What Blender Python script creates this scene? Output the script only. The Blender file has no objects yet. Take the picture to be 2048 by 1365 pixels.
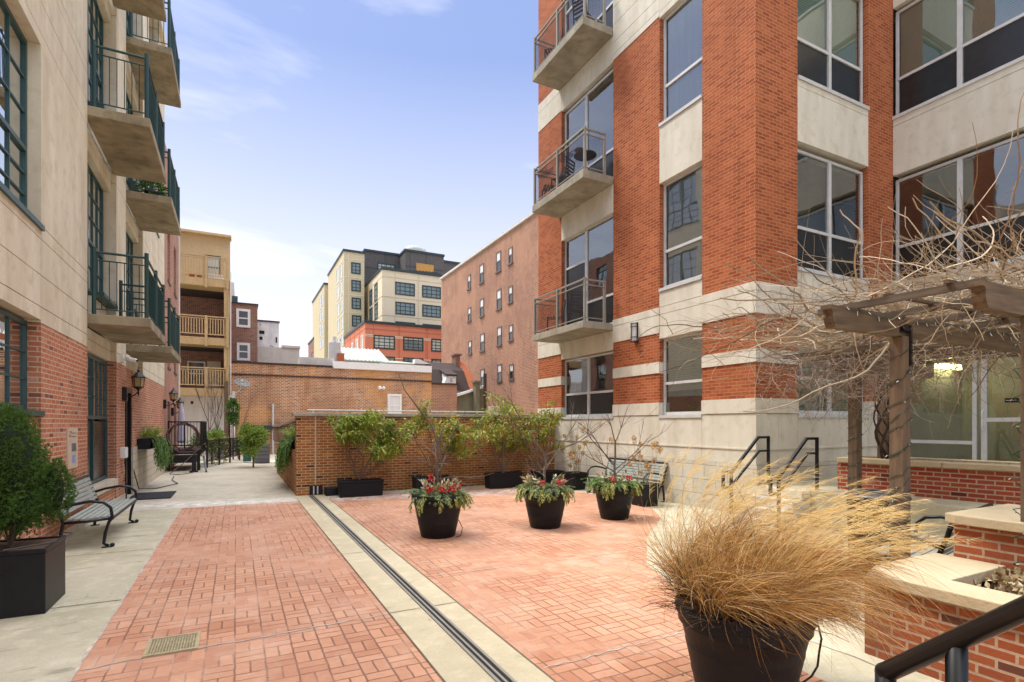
import bpy, math, random
from mathutils import Vector, Matrix, noise as mnoise
R = math.radians
rnd = random.Random(7)
sc = bpy.context.scene
col = sc.collection

# ------------------------------------------------------------ camera
H = 1.75; F = 1076.0; CX = 1024.0; HY = 848.0
YAW = math.atan(552 / 1076)
cam_d = bpy.data.cameras.new("camera"); cam = bpy.data.objects.new("camera", cam_d); col.objects.link(cam)
cam.location = (0, 0, H); cam.rotation_euler = (R(90), 0, -YAW)
cam_d.sensor_width = 36; cam_d.lens = 36 * F / 2048; cam_d.shift_y = (HY - 682.5) / 2048
cam_d.clip_start = 0.05; cam_d.clip_end = 3000
sc.camera = cam

# ------------------------------------------------------------ sky, sun, exposure
SUN_DIR = Vector((-0.36, 0.36, 0.86)).normalized()
w = bpy.data.worlds.new("World"); sc.world = w; w.use_nodes = True
nt = w.node_tree; nt.nodes.clear()
def wn(t, **k):
    n = nt.nodes.new(t)
    for a, b in k.items(): setattr(n, a, b)
    return n
out = wn('ShaderNodeOutputWorld'); bg = wn('ShaderNodeBackground')
sky = wn('ShaderNodeTexSky', sky_type='NISHITA', sun_disc=False)
sky.sun_elevation = math.asin(SUN_DIR.z); sky.sun_rotation = math.atan2(SUN_DIR.x, SUN_DIR.y)
sky.air_density = 1.0; sky.dust_density = 1.5; sky.ozone_density = 1.5
tc = wn('ShaderNodeTexCoord')
mp = wn('ShaderNodeMapping'); mp.inputs['Scale'].default_value = (1.2, 2.2, 7.0); mp.inputs['Rotation'].default_value = (0.1, 0.12, 0.5)
nz = wn('ShaderNodeTexNoise'); nz.inputs['Scale'].default_value = 1.3; nz.inputs['Detail'].default_value = 7; nz.inputs['Roughness'].default_value = .55; nz.inputs['Distortion'].default_value = .5
rp = wn('ShaderNodeValToRGB'); rp.color_ramp.elements[0].position = .50; rp.color_ramp.elements[0].color = (0, 0, 0, 1); rp.color_ramp.elements[1].position = .74; rp.color_ramp.elements[1].color = (1, 1, 1, 1)
sx = wn('ShaderNodeSeparateXYZ')
hr = wn('ShaderNodeMapRange'); hr.inputs['From Min'].default_value = .56; hr.inputs['From Max'].default_value = .08; hr.inputs['To Min'].default_value = 0; hr.inputs['To Max'].default_value = .96
ad = wn('ShaderNodeMath', operation='MAXIMUM')
ml = wn('ShaderNodeMath', operation='MULTIPLY_ADD'); ml.inputs[1].default_value = .55
clampn = wn('ShaderNodeMath', operation='MINIMUM'); clampn.inputs[1].default_value = 1
blue = wn('ShaderNodeMix', data_type='RGBA'); blue.inputs['Factor'].default_value = .62; blue.inputs['B'].default_value = (3.3, 4.4, 8.2, 1)
mix = wn('ShaderNodeMix', data_type='RGBA'); mix.inputs['B'].default_value = (9.0, 9.0, 9.6, 1)
L = nt.links.new
L(tc.outputs['Generated'], mp.inputs[0]); L(mp.outputs[0], nz.inputs['Vector']); L(nz.outputs['Fac'], rp.inputs[0])
L(tc.outputs['Generated'], sx.inputs[0]); L(sx.outputs['Z'], hr.inputs['Value'])
L(rp.outputs[0], ml.inputs[0]); L(hr.outputs[0], ml.inputs[2]); L(ml.outputs[0], clampn.inputs[0])
L(sky.outputs[0], blue.inputs['A']); L(blue.outputs['Result'], mix.inputs['A']); L(clampn.outputs[0], mix.inputs['Factor'])
zr0 = wn('ShaderNodeMapRange', interpolation_type='SMOOTHSTEP'); zr0.inputs['From Min'].default_value = .64; zr0.inputs['From Max'].default_value = .86      # glow added overhead, outside the view, to fill the shaded court
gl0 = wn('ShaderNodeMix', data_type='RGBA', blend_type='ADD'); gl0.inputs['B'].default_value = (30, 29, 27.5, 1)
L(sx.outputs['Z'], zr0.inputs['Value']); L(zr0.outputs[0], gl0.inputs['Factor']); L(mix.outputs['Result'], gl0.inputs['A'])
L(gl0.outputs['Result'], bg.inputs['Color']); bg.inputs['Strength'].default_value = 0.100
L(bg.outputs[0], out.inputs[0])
sun_d = bpy.data.lights.new("sun", 'SUN'); sun = bpy.data.objects.new("sun", sun_d); col.objects.link(sun)
sun_d.energy = 2.5; sun_d.angle = R(13); sun_d.color = (1, .93, .82)
sun.rotation_euler = SUN_DIR.to_track_quat('Z', 'Y').to_euler(); sun.location = (0, 0, 30)
sc.view_settings.view_transform = 'Standard'; sc.view_settings.look = 'None'
sc.view_settings.exposure = 0.45; sc.view_settings.gamma = 1
sc.cycles.max_bounces = 8; sc.cycles.transparent_max_bounces = 12

# ------------------------------------------------------------ measuring helpers: a pixel of the photograph on a real plane of the place
_s, _c = math.sin(YAW), math.cos(YAW)
def ray(x, y):
    u = (x - CX) / F; v = (HY - y) / F
    return (_s + u * _c, _c - u * _s, v)
def gp(x, y, z=0):
    r = ray(x, y); t = (z - H) / r[2]; return (r[0] * t, r[1] * t, z)
def onX(x, y, X):
    r = ray(x, y); t = X / r[0]; return (X, r[1] * t, H + r[2] * t)
def onY(x, y, Y):
    r = ray(x, y); t = Y / r[1]; return (r[0] * t, Y, H + r[2] * t)

# ------------------------------------------------------------ mesh builder
class MB:
    def __init__(s): s.v = []; s.f = []
    def quad(s, a, b, c, d):
        n = len(s.v); s.v += [tuple(a), tuple(b), tuple(c), tuple(d)]; s.f.append((n, n + 1, n + 2, n + 3)); return s
    def tri(s, a, b, c):
        n = len(s.v); s.v += [tuple(a), tuple(b), tuple(c)]; s.f.append((n, n + 1, n + 2)); return s
    def poly(s, pts):
        n = len(s.v); s.v += [tuple(p) for p in pts]; s.f.append(tuple(range(n, n + len(pts)))); return s
    def box(s, x0, x1, y0, y1, z0, z1):
        if x0 > x1: x0, x1 = x1, x0
        if y0 > y1: y0, y1 = y1, y0
        if z0 > z1: z0, z1 = z1, z0
        n = len(s.v)
        s.v += [(x0, y0, z0), (x1, y0, z0), (x1, y1, z0), (x0, y1, z0), (x0, y0, z1), (x1, y0, z1), (x1, y1, z1), (x0, y1, z1)]
        s.f += [(n, n + 3, n + 2, n + 1), (n + 4, n + 5, n + 6, n + 7), (n, n + 1, n + 5, n + 4), (n + 1, n + 2, n + 6, n + 5), (n + 2, n + 3, n + 7, n + 6), (n + 3, n, n + 4, n + 7)]
        return s
    def hexa(s, b, t):      # b, t: four bottom, four top points, counter-clockwise from above
        n = len(s.v); s.v += [tuple(p) for p in b] + [tuple(p) for p in t]
        s.f += [(n + 3, n + 2, n + 1, n), (n + 4, n + 5, n + 6, n + 7)] + [(n + i, n + (i + 1) % 4, n + 4 + (i + 1) % 4, n + 4 + i) for i in range(4)]
        return s
    def prism(s, pts, z0, z1):
        n = len(s.v); k = len(pts)
        s.v += [(p[0], p[1], z0) for p in pts] + [(p[0], p[1], z1) for p in pts]
        s.f += [tuple(range(n + k - 1, n - 1, -1)), tuple(range(n + k, n + 2 * k))] + [(n + i, n + (i + 1) % k, n + k + (i + 1) % k, n + k + i) for i in range(k)]
        return s
    def fbox(s, fr, s0, s1, z0, z1, o0, o1):
        k, p, g = fr
        if k == 'X': return s.box(p + g * o0, p + g * o1, s0, s1, z0, z1)
        return s.box(s0, s1, p + g * o0, p + g * o1, z0, z1)
    def bar(s, a, b, wx, wz=None):       # square bar between two points
        a, b = Vector(a), Vector(b); d = (b - a).normalized()
        up = Vector((0, 0, 1)) if abs(d.z) < .95 else Vector((0, 1, 0))
        sd = d.cross(up).normalized(); up = sd.cross(d).normalized()
        wz = wx if wz is None else wz
        P = [a - sd * wx / 2 - up * wz / 2, a + sd * wx / 2 - up * wz / 2, a + sd * wx / 2 + up * wz / 2, a - sd * wx / 2 + up * wz / 2]
        Q = [p + (b - a) for p in P]
        n = len(s.v); s.v += [tuple(p) for p in P + Q]
        s.f += [(n, n + 1, n + 2, n + 3), (n + 7, n + 6, n + 5, n + 4)] + [(n + i, n + 4 + i, n + 4 + (i + 1) % 4, n + (i + 1) % 4) for i in range(4)]
        return s
    def tube(s, pts, r, n=6, r2=None, cap=True):
        pts = [Vector(p) for p in pts]; m = len(pts); base = len(s.v)
        prev = None
        for i, p in enumerate(pts):
            d = (pts[min(i + 1, m - 1)] - pts[max(i - 1, 0)])
            if d.length < 1e-9: d = Vector((0, 0, 1))
            d.normalize()
            if prev is None:
                up = Vector((0, 0, 1)) if abs(d.z) < .9 else Vector((1, 0, 0))
                sd = d.cross(up).normalized()
            else:
                sd = (prev - d * prev.dot(d))
                if sd.length < 1e-6: sd = d.orthogonal()
                sd.normalize()
            prev = sd; up = sd.cross(d)
            if callable(r): rr = r(i / (m - 1))
            else: rr = r if r2 is None else r + (r2 - r) * i / (m - 1)
            for j in range(n):
                a = 2 * math.pi * j / n
                q = p + (sd * math.cos(a) + up * math.sin(a)) * rr
                s.v.append((q.x, q.y, q.z))
        for i in range(m - 1):
            for j in range(n):
                a = base + i * n + j; b = base + i * n + (j + 1) % n
                s.f.append((a, b, b + n, a + n))
        if cap:
            s.f.append(tuple(base + j for j in range(n - 1, -1, -1))); s.f.append(tuple(base + (m - 1) * n + j for j in range(n)))
        return s
    def lathe(s, prof, c=(0, 0, 0), n=24, caps=True, jitter=0):
        base = len(s.v); m = len(prof)
        for (r, z) in prof:
            for j in range(n):
                a = 2 * math.pi * j / n
                s.v.append((c[0] + r * math.cos(a), c[1] + r * math.sin(a), c[2] + z))
        for i in range(m - 1):
            for j in range(n):
                a = base + i * n + j; b = base + i * n + (j + 1) % n
                s.f.append((a, b, b + n, a + n))
        if caps:
            s.f.append(tuple(base + j for j in range(n - 1, -1, -1))); s.f.append(tuple(base + (m - 1) * n + j for j in range(n)))
        return s
    def ball(s, c, r, n=6, sz=1):
        prof = [(max(1e-4, r * math.sin(math.pi * i / n)), -r * sz * math.cos(math.pi * i / n)) for i in range(n + 1)]
        return s.lathe(prof, c, n + 2, caps=False)
    def ribbon(s, pts, w0, side, w1=0.0005):
        m = len(pts); n = len(s.v); side = Vector(side)
        for i, p in enumerate(pts):
            ww = w0 + (w1 - w0) * (i / (m - 1)) ** 1.5
            q = Vector(p); s.v += [tuple(q - side * ww / 2), tuple(q + side * ww / 2)]
        for i in range(m - 1): s.f.append((n + 2 * i, n + 2 * i + 1, n + 2 * i + 3, n + 2 * i + 2))
        return s
    def leaf(s, p, d, nrm, ln, wd, droop=0.0):
        p, d, nrm = Vector(p), Vector(d).normalized(), Vector(nrm)
        sd = d.cross(nrm)
        if sd.length < 1e-4: sd = d.orthogonal()
        sd.normalize(); up = sd.cross(d)
        m = p + d * ln * .5 + up * ln * .08; e = p + d * ln - Vector((0, 0, 1)) * ln * droop
        n = len(s.v)
        s.v += [tuple(p), tuple(m + sd * wd / 2), tuple(e), tuple(m - sd * wd / 2), tuple(m - up * ln * .06)]
        s.f += [(n, n + 4, n + 1), (n + 4, n + 2, n + 1), (n, n + 3, n + 4), (n + 4, n + 3, n + 2)]
        return s
    def build(s, name, mat, parent=None, smooth=False, origin=None):
        me = bpy.data.meshes.new(name)
        o = bpy.data.objects.new(name, me); col.objects.link(o)
        org = Vector((0, 0, 0))
        if parent is not None:
            o.parent = parent
            org = wloc(parent)
        elif origin is not None:
            org = Vector(origin); o.location = org
        me.from_pydata([(x - org.x, y - org.y, z - org.z) for x, y, z in s.v], [], s.f)
        me.materials.append(mat)
        if smooth: me.polygons.foreach_set('use_smooth', [True] * len(me.polygons))
        me.update()
        return o
_W = {}
def wloc(o):
    v = Vector((0, 0, 0))
    while o is not None:
        v += o.location; o = o.parent
    return v
def tag(o, label=None, cat=None, group=None, kind=None):
    if label: o['label'] = label
    if cat: o['category'] = cat
    if group: o['group'] = group
    if kind: o['kind'] = kind
    return o
def thing(name, label, cat, loc=(0, 0, 0), group=None):
    o = bpy.data.objects.new(name, None); col.objects.link(o); o.location = loc; o.empty_display_size = .2
    return tag(o, label, cat, group)
def copy_tree(o, parent=None):
    c = o.copy(); col.objects.link(c); c.parent = parent
    for ch in list(o.children): copy_tree(ch, c)
    return c
def struct(name, mb, m): return tag(mb.build(name, m), kind='structure')
def bevel(o, w=.01, seg=2):
    b = o.modifiers.new('bevel', 'BEVEL'); b.width = w; b.segments = seg; b.limit_method = 'ANGLE'; return o

# ------------------------------------------------------------ materials
def new_mat(name):
    m = bpy.data.materials.new(name); m.use_nodes = True
    t = m.node_tree; b = t.nodes['Principled BSDF']; return m, t, b
def nd(t, ty, **k):
    n = t.nodes.new(ty)
    for a, b in k.items(): setattr(n, a, b)
    return n
def mth(t, op, a, b=None, c=None):
    n = t.nodes.new('ShaderNodeMath'); n.operation = op
    for i, q in enumerate((a, b, c)):
        if q is None: continue
        if isinstance(q, (int, float)): n.inputs[i].default_value = q
        else: t.links.new(q, n.inputs[i])
    return n.outputs[0]
def mixc(t, f, a, b, mode='MIX'):
    n = t.nodes.new('ShaderNodeMix'); n.data_type = 'RGBA'; n.blend_type = mode
    for k, q in (('Factor', f), ('A', a), ('B', b)):
        i = n.inputs[k]
        if k != 'Factor': i = [z for z in n.inputs if z.name == k and z.type == 'RGBA'][0]
        if isinstance(q, (int, float)): i.default_value = q
        elif isinstance(q, tuple): i.default_value = (q + (1,))[:4]
        else: t.links.new(q, i)
    return [z for z in n.outputs if z.type == 'RGBA'][0]
def wpos(t):
    g = nd(t, 'ShaderNodeNewGeometry'); return g.outputs['Position'], g.outputs['Normal']
def noise_f(t, vec, scale, detail=4, lo=.3, hi=.7, rough=.55, map_scale=None):
    if map_scale:
        m = nd(t, 'ShaderNodeMapping'); m.inputs['Scale'].default_value = map_scale; t.links.new(vec, m.inputs[0]); vec = m.outputs[0]
    n = nd(t, 'ShaderNodeTexNoise'); n.inputs['Scale'].default_value = scale; n.inputs['Detail'].default_value = detail; n.inputs['Roughness'].default_value = rough
    t.links.new(vec, n.inputs['Vector'])
    r = nd(t, 'ShaderNodeMapRange'); r.inputs['From Min'].default_value = lo; r.inputs['From Max'].default_value = hi
    t.links.new(n.outputs['Fac'], r.inputs['Value']); return r.outputs[0]
def facing_vec(t):      # wall coordinates in metres, chosen by which way the face looks
    p, n = wpos(t)
    sp = nd(t, 'ShaderNodeSeparateXYZ'); t.links.new(p, sp.inputs[0])
    sn = nd(t, 'ShaderNodeSeparateXYZ'); t.links.new(n, sn.inputs[0])
    ax = mth(t, 'GREATER_THAN', mth(t, 'ABSOLUTE', sn.outputs[0]), .6)
    az = mth(t, 'GREATER_THAN', mth(t, 'ABSOLUTE', sn.outputs[2]), .6)
    u = mth(t, 'ADD', mth(t, 'MULTIPLY', sp.outputs[0], mth(t, 'SUBTRACT', 1, ax)), mth(t, 'MULTIPLY', sp.outputs[1], ax))
    v = mth(t, 'ADD', mth(t, 'MULTIPLY', sp.outputs[2], mth(t, 'SUBTRACT', 1, az)), mth(t, 'MULTIPLY', sp.outputs[1], az))
    c = nd(t, 'ShaderNodeCombineXYZ'); t.links.new(u, c.inputs[0]); t.links.new(v, c.inputs[1]); return c.outputs[0], p
def bump(t, b, h, strength=.4, dist=.01):
    n = nd(t, 'ShaderNodeBump'); n.inputs['Strength'].default_value = strength; n.inputs['Distance'].default_value = dist
    t.links.new(h, n.inputs['Height']); t.links.new(n.outputs[0], b.inputs['Normal']); return n
def plain(name, c, rough=.6, var=.18, scale=6, metal=0, bmp=0, c2=None, streak=None, spec=None, coat=0):
    m, t, b = new_mat(name); p, _ = wpos(t)
    c2 = c2 or tuple(x * (1 - var) for x in c)
    f = noise_f(t, p, scale, 5, map_scale=streak)
    cc = mixc(t, f, c2, c)
    f2 = noise_f(t, p, scale * .17, 3)
    cc = mixc(t, mth(t, 'MULTIPLY', f2, var), cc, tuple(x * .6 for x in c))
    t.links.new(cc, b.inputs['Base Color']); b.inputs['Roughness'].default_value = rough; b.inputs['Metallic'].default_value = metal
    if spec is not None: b.inputs['Specular IOR Level'].default_value = spec
    if coat: b.inputs['Coat Weight'].default_value = coat
    if bmp: bump(t, b, noise_f(t, p, scale * 6, 4), bmp, .004)
    return m
def brick(name, c1, c2, mortar, wd=.203, ht=.0677, ms=.009, dark=None, dark_at=.93, stain=.3, stain_c=None, bmp=.6, light=None, patch=None):
    m, t, b = new_mat(name); vec, p = facing_vec(t)
    def bt(a, bb, mm):
        n = nd(t, 'ShaderNodeTexBrick'); n.inputs['Scale'].default_value = 1; n.inputs['Brick Width'].default_value = wd; n.inputs['Row Height'].default_value = ht
        n.inputs['Mortar Size'].default_value = ms; n.inputs['Mortar Smooth'].default_value = .25; n.inputs['Bias'].default_value = 0
        n.inputs['Color1'].default_value = a + (1,); n.inputs['Color2'].default_value = bb + (1,); n.inputs['Mortar'].default_value = mm + (1,)
        wv = nd(t, 'ShaderNodeTexNoise'); wv.inputs['Scale'].default_value = 9; t.links.new(p, wv.inputs['Vector'])
        vv = nd(t, 'ShaderNodeVectorMath', operation='MULTIPLY_ADD'); vv.inputs[1].default_value = (.004, .004, 0)
        t.links.new(wv.outputs['Color'], vv.inputs[0]); t.links.new(vec, vv.inputs[2]); t.links.new(vv.outputs[0], n.inputs['Vector']); return n
    a = bt(c1, c2, mortar)
    cc = a.outputs['Color']
    v = bt((0, 0, 0), (1, 1, 1), (.5, .5, .5))
    if dark:
        g = mth(t, 'GREATER_THAN', v.outputs['Color'], dark_at); cc = mixc(t, g, cc, dark)
    if light:
        g = mth(t, 'LESS_THAN', v.outputs['Color'], .06); cc = mixc(t, g, cc, light)
    fine = noise_f(t, p, 38, 3); cc = mixc(t, mth(t, 'MULTIPLY', fine, .28), cc, tuple(x * .55 for x in c1))
    big = noise_f(t, p, .55, 5, .42, .62); strk = noise_f(t, p, 2.4, 5, .5, .72, .6, map_scale=(1, 1, .16)); cc = mixc(t, mth(t, 'MULTIPLY', strk, stain * 1.2), cc, tuple(x * .5 for x in c1)); cc = mixc(t, mth(t, 'MULTIPLY', big, stain), cc, stain_c or tuple(x * .45 for x in c2))
    if patch:
        pb = noise_f(t, p, .35, 3, .5, .56); cc = mixc(t, mth(t, 'MULTIPLY', pb, patch[1]), cc, patch[0])
    t.links.new(cc, b.inputs['Base Color']); b.inputs['Roughness'].default_value = .88; b.inputs['Specular IOR Level'].default_value = .25
    h = mth(t, 'ADD', mth(t, 'SUBTRACT', 1, a.outputs['Fac']), mth(t, 'MULTIPLY', fine, .25)); bump(t, b, h, bmp, .008)
    return m
def stone(name, c, stainc, amt=.35, blocks=None, bmp=.15):
    m, t, b = new_mat(name); vec, p = facing_vec(t)
    f = noise_f(t, p, 2.2, 6, .35, .7, map_scale=(1, 1, .22)); cc = mixc(t, mth(t, 'MULTIPLY', f, amt), c, stainc)
    f2 = noise_f(t, p, 30, 3); cc = mixc(t, mth(t, 'MULTIPLY', f2, .16), cc, tuple(x * .6 for x in c))
    f3 = noise_f(t, p, 5, 4, .52, .7); cc = mixc(t, mth(t, 'MULTIPLY', f3, amt * .7), cc, stainc)
    if blocks:
        n = nd(t, 'ShaderNodeTexBrick'); n.inputs['Scale'].default_value = 1; n.inputs['Brick Width'].default_value = blocks[0]; n.inputs['Row Height'].default_value = blocks[1]
        n.inputs['Mortar Size'].default_value = .006; n.inputs['Color1'].default_value = (1, 1, 1, 1); n.inputs['Color2'].default_value = (.86, .86, .86, 1); n.inputs['Mortar'].default_value = (.45, .42, .38, 1)
        t.links.new(vec, n.inputs['Vector']); cc = mixc(t, 1.0, cc, n.outputs['Color'], 'MULTIPLY')
        bump(t, b, mth(t, 'SUBTRACT', 1, n.outputs['Fac']), .5, .01)
    else: bump(t, b, f2, bmp, .004)
    t.links.new(cc, b.inputs['Base Color']); b.inputs['Roughness'].default_value = .85; b.inputs['Specular IOR Level'].default_value = .3
    return m
def concrete(name, c, stainc, amt=.5, rust=None, speck=.25, scale=1.0):
    m, t, b = new_mat(name); p, _ = wpos(t)
    f = noise_f(t, p, .9 * scale, 7, .38, .66, .62); cc = mixc(t, mth(t, 'MULTIPLY', f, amt), c, stainc)
    f2 = noise_f(t, p, 60, 2, .35, .7); cc = mixc(t, mth(t, 'MULTIPLY', f2, speck), cc, tuple(x * .5 for x in c))
    f4 = noise_f(t, p, 4.5 * scale, 6, .5, .75, .7); cc = mixc(t, mth(t, 'MULTIPLY', f4, amt * .8), cc, tuple(min(1, x * 1.35) for x in c))
    f5 = noise_f(t, p, 2.1 * scale, 5, .6, .72, .6, map_scale=(1, 3, 1)); cc = mixc(t, mth(t, 'MULTIPLY', f5, amt), cc, tuple(x * .45 for x in c))
    if name == 'ground': cc = salt(t, p, cc)
    if rust:
        f3 = noise_f(t, p, .8, 6, .61, .72, .65); cc = mixc(t, mth(t, 'MULTIPLY', f3, .7), cc, rust)
    t.links.new(cc, b.inputs['Base Color']); b.inputs['Roughness'].default_value = .85; b.inputs['Specular IOR Level'].default_value = .3
    bump(t, b, f2, .18, .003); return m
def foliage(name, cols, rough=.55, trans=.25):
    m, t, b = new_mat(name); g = nd(t, 'ShaderNodeNewGeometry')
    r = nd(t, 'ShaderNodeValToRGB'); e = r.color_ramp.elements
    while len(e) < len(cols): e.new(.5)
    for i, c in enumerate(cols): e[i].position = i / (len(cols) - 1) if len(cols) > 1 else 0; e[i].color = c + (1,)
    t.links.new(g.outputs['Random Per Island'], r.inputs[0]); t.links.new(r.outputs[0], b.inputs['Base Color']); b.inputs['Roughness'].default_value = rough
    tr = nd(t, 'ShaderNodeBsdfTranslucent'); t.links.new(r.outputs[0], tr.inputs[0])
    mx = nd(t, 'ShaderNodeMixShader'); mx.inputs[0].default_value = trans
    o = t.nodes['Material Output']; t.links.new(b.outputs[0], mx.inputs[1]); t.links.new(tr.outputs[0], mx.inputs[2]); t.links.new(mx.outputs[0], o.inputs[0]); return m
def glass(name, tint=(.55, .66, .62), refl=.16, wav=.02, ior=1.55):
    m, t, b = new_mat(name); t.nodes.remove(b); p, _ = wpos(t)
    tr = nd(t, 'ShaderNodeBsdfTransparent'); tr.inputs[0].default_value = tint + (1,)
    gl = nd(t, 'ShaderNodeBsdfGlossy'); gl.inputs['Roughness'].default_value = .015; gl.inputs['Color'].default_value = (.92, .96, .97, 1)
    n = nd(t, 'ShaderNodeTexNoise'); n.inputs['Scale'].default_value = 1.9; n.inputs['Detail'].default_value = 0; t.links.new(p, n.inputs['Vector'])
    bm = nd(t, 'ShaderNodeBump'); bm.inputs['Strength'].default_value = 1; bm.inputs['Distance'].default_value = wav; t.links.new(n.outputs['Fac'], bm.inputs['Height']); t.links.new(bm.outputs[0], gl.inputs['Normal'])
    fr = nd(t, 'ShaderNodeFresnel'); fr.inputs[0].default_value = ior
    f = mth(t, 'MINIMUM', mth(t, 'MULTIPLY_ADD', fr.outputs[0], 1.25, refl), 1.0)
    mx = nd(t, 'ShaderNodeMixShader'); o = t.nodes['Material Output']
    t.links.new(f, mx.inputs[0]); t.links.new(tr.outputs[0], mx.inputs[1]); t.links.new(gl.outputs[0], mx.inputs[2]); t.links.new(mx.outputs[0], o.inputs[0]); return m
def emis(name, c, s):
    m, t, b = new_mat(name); b.inputs['Base Color'].default_value = c + (1,); b.inputs['Emission Color'].default_value = c + (1,); b.inputs['Emission Strength'].default_value = s; return m
def salt(t, p, cc):
    s_ = nd(t, 'ShaderNodeSeparateXYZ'); t.links.new(p, s_.inputs[0])
    line = mth(t, 'ADD', mth(t, 'MULTIPLY', s_.outputs[0], -.18), 13.45)      # dried salt tide line across the walkway
    d = mth(t, 'ABSOLUTE', mth(t, 'SUBTRACT', s_.outputs[1], line))
    r = nd(t, 'ShaderNodeMapRange'); r.inputs['From Min'].default_value = .75; r.inputs['From Max'].default_value = .0; t.links.new(d, r.inputs['Value'])
    n = noise_f(t, p, 5, 6, .38, .62, .65); return mixc(t, mth(t, 'MULTIPLY', mth(t, 'MULTIPLY', r.outputs[0], n), .85), cc, (.80, .78, .74))
def basket(name):
    m, t, b = new_mat(name); p, _ = wpos(t)
    wv = nd(t, 'ShaderNodeTexNoise'); wv.inputs['Scale'].default_value = 7; wv.inputs['Detail'].default_value = 3; t.links.new(p, wv.inputs['Vector'])
    vv = nd(t, 'ShaderNodeVectorMath', operation='MULTIPLY_ADD'); vv.inputs[1].default_value = (.018, .018, 0); t.links.new(wv.outputs['Color'], vv.inputs[0]); t.links.new(p, vv.inputs[2])
    s = nd(t, 'ShaderNodeSeparateXYZ'); t.links.new(vv.outputs[0], s.inputs[0])
    C = .20
    def cell(o): q = mth(t, 'DIVIDE', o, C); fl = mth(t, 'FLOOR', q); return fl, mth(t, 'SUBTRACT', q, fl)
    cx, fx = cell(mth(t, 'ADD', s.outputs[0], 50)); cy, fy = cell(mth(t, 'ADD', s.outputs[1], 50))
    par = mth(t, 'MODULO', mth(t, 'ADD', cx, cy), 2)
    along = mth(t, 'ADD', mth(t, 'MULTIPLY', fx, par), mth(t, 'MULTIPLY', fy, mth(t, 'SUBTRACT', 1, par)))
    def edge(q): return mth(t, 'MINIMUM', q, mth(t, 'SUBTRACT', 1, q))
    dmid = mth(t, 'ABSOLUTE', mth(t, 'SUBTRACT', along, .5))
    d = mth(t, 'MINIMUM', mth(t, 'MINIMUM', edge(fx), edge(fy)), dmid)
    gr = nd(t, 'ShaderNodeMapRange'); gr.inputs['From Min'].default_value = .012; gr.inputs['From Max'].default_value = .05; t.links.new(d, gr.inputs['Value']); g = gr.outputs[0]
    half = mth(t, 'GREATER_THAN', along, .5)
    cv = nd(t, 'ShaderNodeCombineXYZ'); t.links.new(cx, cv.inputs[0]); t.links.new(cy, cv.inputs[1]); t.links.new(half, cv.inputs[2])
    wn_ = nd(t, 'ShaderNodeTexWhiteNoise', noise_dimensions='3D'); t.links.new(cv.outputs[0], wn_.inputs['Vector'])
    base = mixc(t, wn_.outputs['Value'], (.39, .165, .088), (.54, .275, .160))
    n1 = noise_f(t, p, 1.1, 6, .38, .68); base = mixc(t, mth(t, 'MULTIPLY', n1, .55), base, (.56, .33, .21))
    n2 = noise_f(t, p, 26, 4); base = mixc(t, mth(t, 'MULTIPLY', n2, .30), base, (.36, .18, .11))
    n3 = noise_f(t, p, 2.6, 6, .56, .72, .65); base = mixc(t, mth(t, 'MULTIPLY', n3, .25), base, (.60, .42, .33))
    n5 = noise_f(t, p, .45, 5, .55, .68, .6); base = mixc(t, mth(t, 'MULTIPLY', n5, .55), base, (.34, .165, .10))
    lightg = noise_f(t, p, .8, 4, .48, .6); gc = mixc(t, lightg, (.20, .09, .055), (.46, .28, .20))
    cc = mixc(t, g, gc, base); cc = salt(t, p, cc)
    n7 = noise_f(t, p, 1.7, 7, .50, .66, .7); cc = mixc(t, mth(t, 'MULTIPLY', n7, .30), cc, (.62, .46, .36))
    n8 = noise_f(t, p, 6.5, 6, .58, .72, .7); cc = mixc(t, mth(t, 'MULTIPLY', n8, .35), cc, (.20, .10, .065))
    vb = nd(t, 'ShaderNodeTexVoronoi'); vb.inputs['Scale'].default_value = 42; t.links.new(p, vb.inputs['Vector']); pits = mth(t, 'LESS_THAN', vb.outputs['Distance'], .13); cc = mixc(t, mth(t, 'MULTIPLY', pits, .45), cc, (.17, .085, .055))
    t.links.new(cc, b.inputs['Base Color']); b.inputs['Roughness'].default_value = .75; b.inputs['Specular IOR Level'].default_value = .35
    bump(t, b, mth(t, 'ADD', g, mth(t, 'MULTIPLY', n2, .35)), .55, .006); return m
def wood(name, c, dk, sc_=(1, 1, .12), amt=.7):
    m, t, b = new_mat(name)
    tc_ = nd(t, 'ShaderNodeTexCoord')
    f = noise_f(t, tc_.outputs['Object'], 22, 5, .35, .65, map_scale=sc_); cc = mixc(t, mth(t, 'MULTIPLY', f, amt), c, dk)
    f2 = noise_f(t, tc_.outputs['Object'], 1.6, 4); cc = mixc(t, mth(t, 'MULTIPLY', f2, .4), cc, tuple(x * .5 for x in c))
    t.links.new(cc, b.inputs['Base Color']); b.inputs['Roughness'].default_value = .85; bump(t, b, f, .4, .004); return m

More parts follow.
